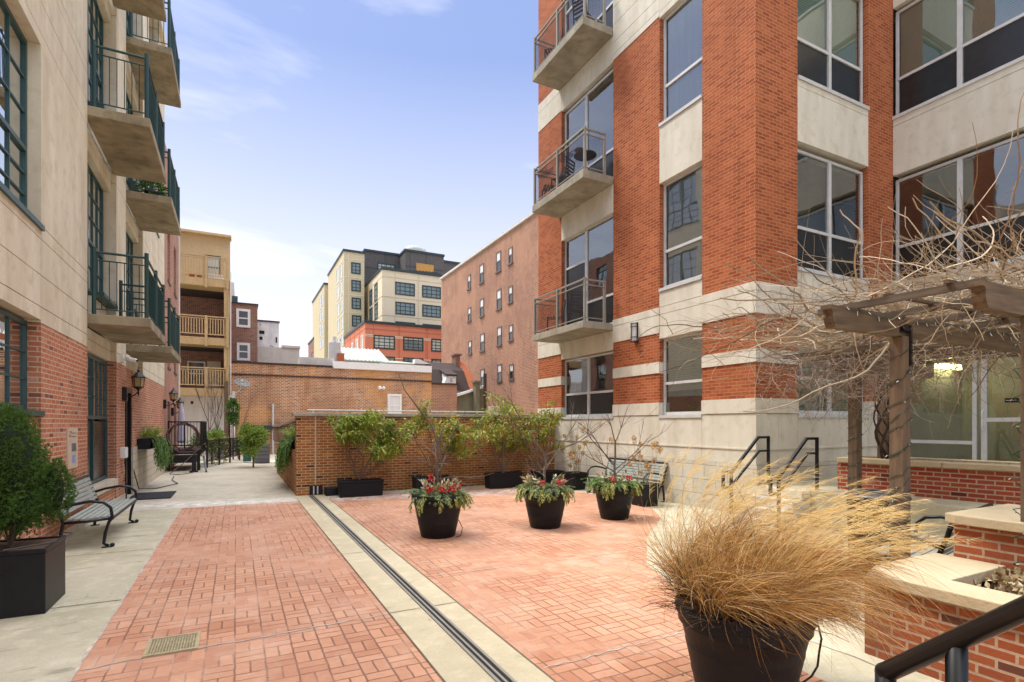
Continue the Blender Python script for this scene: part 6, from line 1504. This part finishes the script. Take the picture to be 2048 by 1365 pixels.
# ------------------------------------------------------------ big pot of ornamental grass
rnd = random.Random(100)
bp = thing('potted_grass', 'huge windblown tan ornamental grass in a big black pot in the foreground', 'potted plant', (2.78, 2.30, 0))
pot(bp, 1.06)
c = Vector((2.78, 2.30, .60))
MB().lathe([(.001, 0), (.36, 0)], c, 20, False).build('soil', M['soil'], bp)
rt = Vector((.8897, -.4565, 0)); aw = Vector((.4565, .8897, 0))      # wind blows to the right of the view
g1, g2, g3 = MB(), MB(), MB()
clumps = []
for k in range(95):
    an = rnd.uniform(0, 6.283); rr = .29 * math.sqrt(rnd.random()); out_ = Vector((math.cos(an), math.sin(an), 0)) * rnd.uniform(.25, 1.15) + rv(.3)
    clumps.append((Vector((math.cos(an) * rr, math.sin(an) * rr, 0)), out_, rnd.uniform(.82, 1.14), rnd.uniform(.12, .27), rnd.uniform(.04, .14), rv(1).normalized(), rnd.gauss(0, .13)))
for k in range(7600):
    cb_, out0, lf_, wind, grav, cax, ca = clumps[int(rnd.random() ** .9 * 95) % 95]
    base = c + cb_ + Vector((rnd.gauss(0, .022), rnd.gauss(0, .022), 0)); out_ = out0 + rv(.16)
    side_ = out_.dot(rt)
    d = (Vector((0, 0, .95)) + out_ * .80 - rt * rnd.uniform(.0, .2)).normalized()
    front_ = max(0, -out_.dot(aw)); ln = rnd.uniform(.52, .90) * lf_ * (1.0 + .24 * max(0, side_)) * (1 - .30 * front_) * (1 - .12 * max(0, -side_)); seg = 12; P = [base]
    wind2 = wind * rnd.uniform(.8, 1.25); gr2 = grav * rnd.uniform(.7, 1.4) * (1 + .8 * max(0, side_)); kink = rnd.randint(4, 10) if rnd.random() < .22 else 99; ca2 = ca + rnd.gauss(0, .05)
    for i in range(seg):
        u_ = i / seg
        d = (d + rt * wind2 * (.3 + 1.1 * u_) * .8 + Vector((0, 0, -gr2 * (.25 + 1.7 * u_))) + cax.cross(d) * ca2 + rv(.04)).normalized()
        if i == kink: d = (d + rv(.9) + Vector((0, 0, -.3))).normalized()
        P.append(P[-1] + d * ln / seg)
    if any(q_.z < c.z + .05 and (q_ - c).dot(rt) < .42 and (q_ - c).length > .30 for q_ in P[2:]) and rnd.random() < .93: continue
    mbx = g1 if k % 40 else g3
    mbx.ribbon(P, rnd.uniform(.0026, .0056), rv(1).normalized(), .0009)
for k in range(190):      # flower stalks with plumes
    an = rnd.uniform(0, 6.283); rr = .25 * math.sqrt(rnd.random()); base = c + Vector((math.cos(an) * rr, math.sin(an) * rr, 0))
    d = (Vector((0, 0, 1)) + Vector((math.cos(an), math.sin(an), 0)) * .45 + rt * rnd.uniform(-.3, .5)).normalized(); ln = rnd.uniform(.75, 1.15); P = [base]
    for i in range(10): d = (d + rt * .13 * (i / 5) + Vector((0, 0, -.012 * i)) + rv(.03)).normalized(); P.append(P[-1] + d * ln / 10)
    g2.ribbon(P, .0042, rv(1).normalized(), .001)
    q_ = P[-3]
    for j_ in range(46):
        i0 = rnd.choice([-3, -2]); b_ = P[i0].lerp(P[i0 + 1], rnd.random()); v = (d + rv(.55)).normalized(); e_ = b_ + v * rnd.uniform(.03, .07) + Vector((0, 0, -.008)) + rt * .012
        g2.ribbon([b_, b_.lerp(e_, .5) + rv(.003), e_], .0024, rv(1).normalized(), .0006)
g4 = MB()  # darker strands filling the middle of the clump
for k in range(1700):
    an = rnd.uniform(0, 6.283); rr = .30 * math.sqrt(rnd.random()); b_ = c + Vector((math.cos(an) * rr, math.sin(an) * rr, 0)); d = (Vector((math.cos(an) * .7, math.sin(an) * .7, .8)) + rv(.5)).normalized(); P = [b_]
    for i in range(5): d = (d + rv(.35)).normalized(); P.append(P[-1] + d * rnd.uniform(.04, .09))
    g4.ribbon(P, rnd.uniform(.004, .008), rv(1).normalized(), .002)
g4.build('core_strands', M['bark_dark'], bp)
g1.build('grass_blades', M['grass'], bp); g2.build('plumes', M['plume'], bp); g3.build('green_blades', M['greengrass'], bp)
MB().tube([(2.90, 1.90, .63), (2.98, 1.93, .52), (3.02, 1.97, .42), (2.99, 1.96, .35), (2.92, 1.95, .31), (2.84, 1.96, .28), (2.78, 1.97, .2), (2.77, 1.99, .08)], .006, 6).build('cable', M['black'], bp)

# ------------------------------------------------------------ balcony furniture
def metal_chair(label, loc, rz, name='patio_chair', mat='dark_metal'):
    o = thing(name, label, 'chair', loc, 'chairs on the balconies'); c = Vector(loc); m = MB(); cs, sn = math.cos(rz), math.sin(rz)
    T_ = lambda x, y, z: (c.x + x * cs - y * sn, c.y + x * sn + y * cs, c.z + z)
    sm = MB()
    for k in range(6): sm.bar(T_(-.2 + k * .075, -.2, .44), T_(-.2 + k * .075, .2, .44), .05, .015)
    sm.build('seat', M[mat], o)
    bm_ = MB()
    for k in range(5): bm_.bar(T_(-.22 - .02 * k, -.2, .55 + k * .085), T_(-.22 - .02 * k, .2, .55 + k * .085), .015, .055)
    bm_.build('backrest', M[mat], o)
    for (x, y) in ((-.2, -.2), (-.2, .2), (.2, -.2), (.2, .2)): MB().bar(T_(x, y, 0), T_(x * (1 if x > 0 else 1.5), y, .44 if x > 0 else .92), .025).build('leg', M[mat], o)
    return o
metal_chair('dark folding chair behind the mesh on the lowest right balcony', (8.15, 13.2, 4.34), 2.6)
metal_chair('dark folding chair near the corner post on the lowest right balcony', (8.15, 12.1, 4.34), 1.2)
metal_chair('far wicker chair on the middle right balcony', (8.1, 13.35, 8.13), 2.8)
metal_chair('wicker chair beside the round table on the middle right balcony', (8.1, 12.75, 8.13), 2.0)
metal_chair('brown slatted chair on the top right balcony', (8.2, 11.75, 11.96), .4, mat='roof_dark')
metal_chair('dark chair at the far end of the top right balcony', (8.1, 13.2, 11.96), 2.4)
o = thing('patio_table', 'round pierced metal table with a pot on the middle right balcony', 'table', (8.2, 11.75, 8.13))
m = MB()
for k in range(13): x = 7.92 + k * .045; hw = math.sqrt(max(.0, .29 ** 2 - (x - 8.19) ** 2)); m.box(x, x + .026, 11.75 - hw, 11.75 + hw, 8.82, 8.84)
for k in range(13): y = 11.48 + k * .045; hw = math.sqrt(max(.0, .29 ** 2 - (y - 11.75) ** 2)); m.box(8.2 - hw, 8.2 + hw, y, y + .022, 8.815, 8.835)
m.build('table_top', M['dark_metal'], o)
MB().tube([(8.2, 11.75, 8.13), (8.2, 11.75, 8.82)], .04, 8).lathe([(.2, 0), (.2, .02), (.05, .05)], (8.2, 11.75, 8.13), 12, False).build('leg', M['dark_metal'], o)
o = thing('flower_pot', 'brown empty flower pot standing on the round balcony table', 'pot', (8.15, 11.9, 8.84)); MB().lathe([(.07, 0), (.10, .16), (.115, .16), (.115, .20), (.001, .19)], (8.1, 11.9, 8.842), 14, False).build('body', plain('brownpot', (.10, .05, .035), .7), o)
for (y0, lb_) in ((12.0, 'wire rail basket hanging inside the near mesh panel of the middle right balcony'), (13.1, 'wire rail basket hanging at the far end of the middle right balcony')):
    o = thing('rail_basket', lb_, 'basket', (7.9, y0, 8.95), 'wire baskets on the balcony rail'); m = MB()
    for k in range(7): m.bar((7.82, y0 + k * .08, 8.92), (8.02, y0 + k * .08, 8.92), .008).bar((7.82, y0 + k * .08, 8.92), (7.82, y0 + k * .08, 9.06), .008).bar((8.02, y0 + k * .08, 8.92), (8.02, y0 + k * .08, 9.06), .008)
    for x in (7.82, 7.88, 7.95, 8.02): m.bar((x, y0, 8.925), (x, y0 + .48, 8.925), .008)
    for x in (7.82, 8.02): m.bar((x, y0, 9.06), (x, y0 + .48, 9.06), .012)
    m.build('wires', M['dark_metal'], o)
rnd = random.Random(110)
o = thing('balcony_plant', 'dark potted plant behind the green railing of the upper far left balcony', 'potted plant', (-1.8, 15.9, 7.3)); m = MB(); puff(m, (-1.85, 15.85, 7.55), .28, 500, .12, .04); m.build('foliage', M['conifer'], o)
MB().lathe([(.12, 0), (.17, .2), (.001, .2)], (-1.85, 15.85, 7.26), 12, False).build('pot', M['black'], o)
metal_chair('dark metal chair on the lower far left balcony', (-1.9, 16.1, 3.64), 0)

# fallen leaves and twigs on the paving
rnd = random.Random(120); m = MB()
for k in range(420):
    if k < 260: cx_, cy_ = rnd.choice([(2.8, 7.98), (4.66, 7.85), (6.22, 7.98), (2.6, 13.0), (4.6, 13.0), (6.5, 12.9), (3.0, 2.7), (7.8, 9.0), (-1.3, 6.7)]); x, y = cx_ + rnd.gauss(0, .45), cy_ + rnd.gauss(-.15, .35)
    else: x, y = rnd.uniform(-1.2, 7.5), rnd.uniform(2.5, 13.2)
    a_ = rnd.uniform(0, 6.28); m.leaf((x, y, .022), (math.cos(a_), math.sin(a_), .08), (rnd.uniform(-.3, .3), rnd.uniform(-.3, .3), 1), rnd.uniform(.02, .055), rnd.uniform(.010, .024), .0)
tag(m.build('fallen_leaves', M['dryleaf']), 'scattered small dry leaves and bits lying on the paving around the pots', 'leaves', kind='stuff')
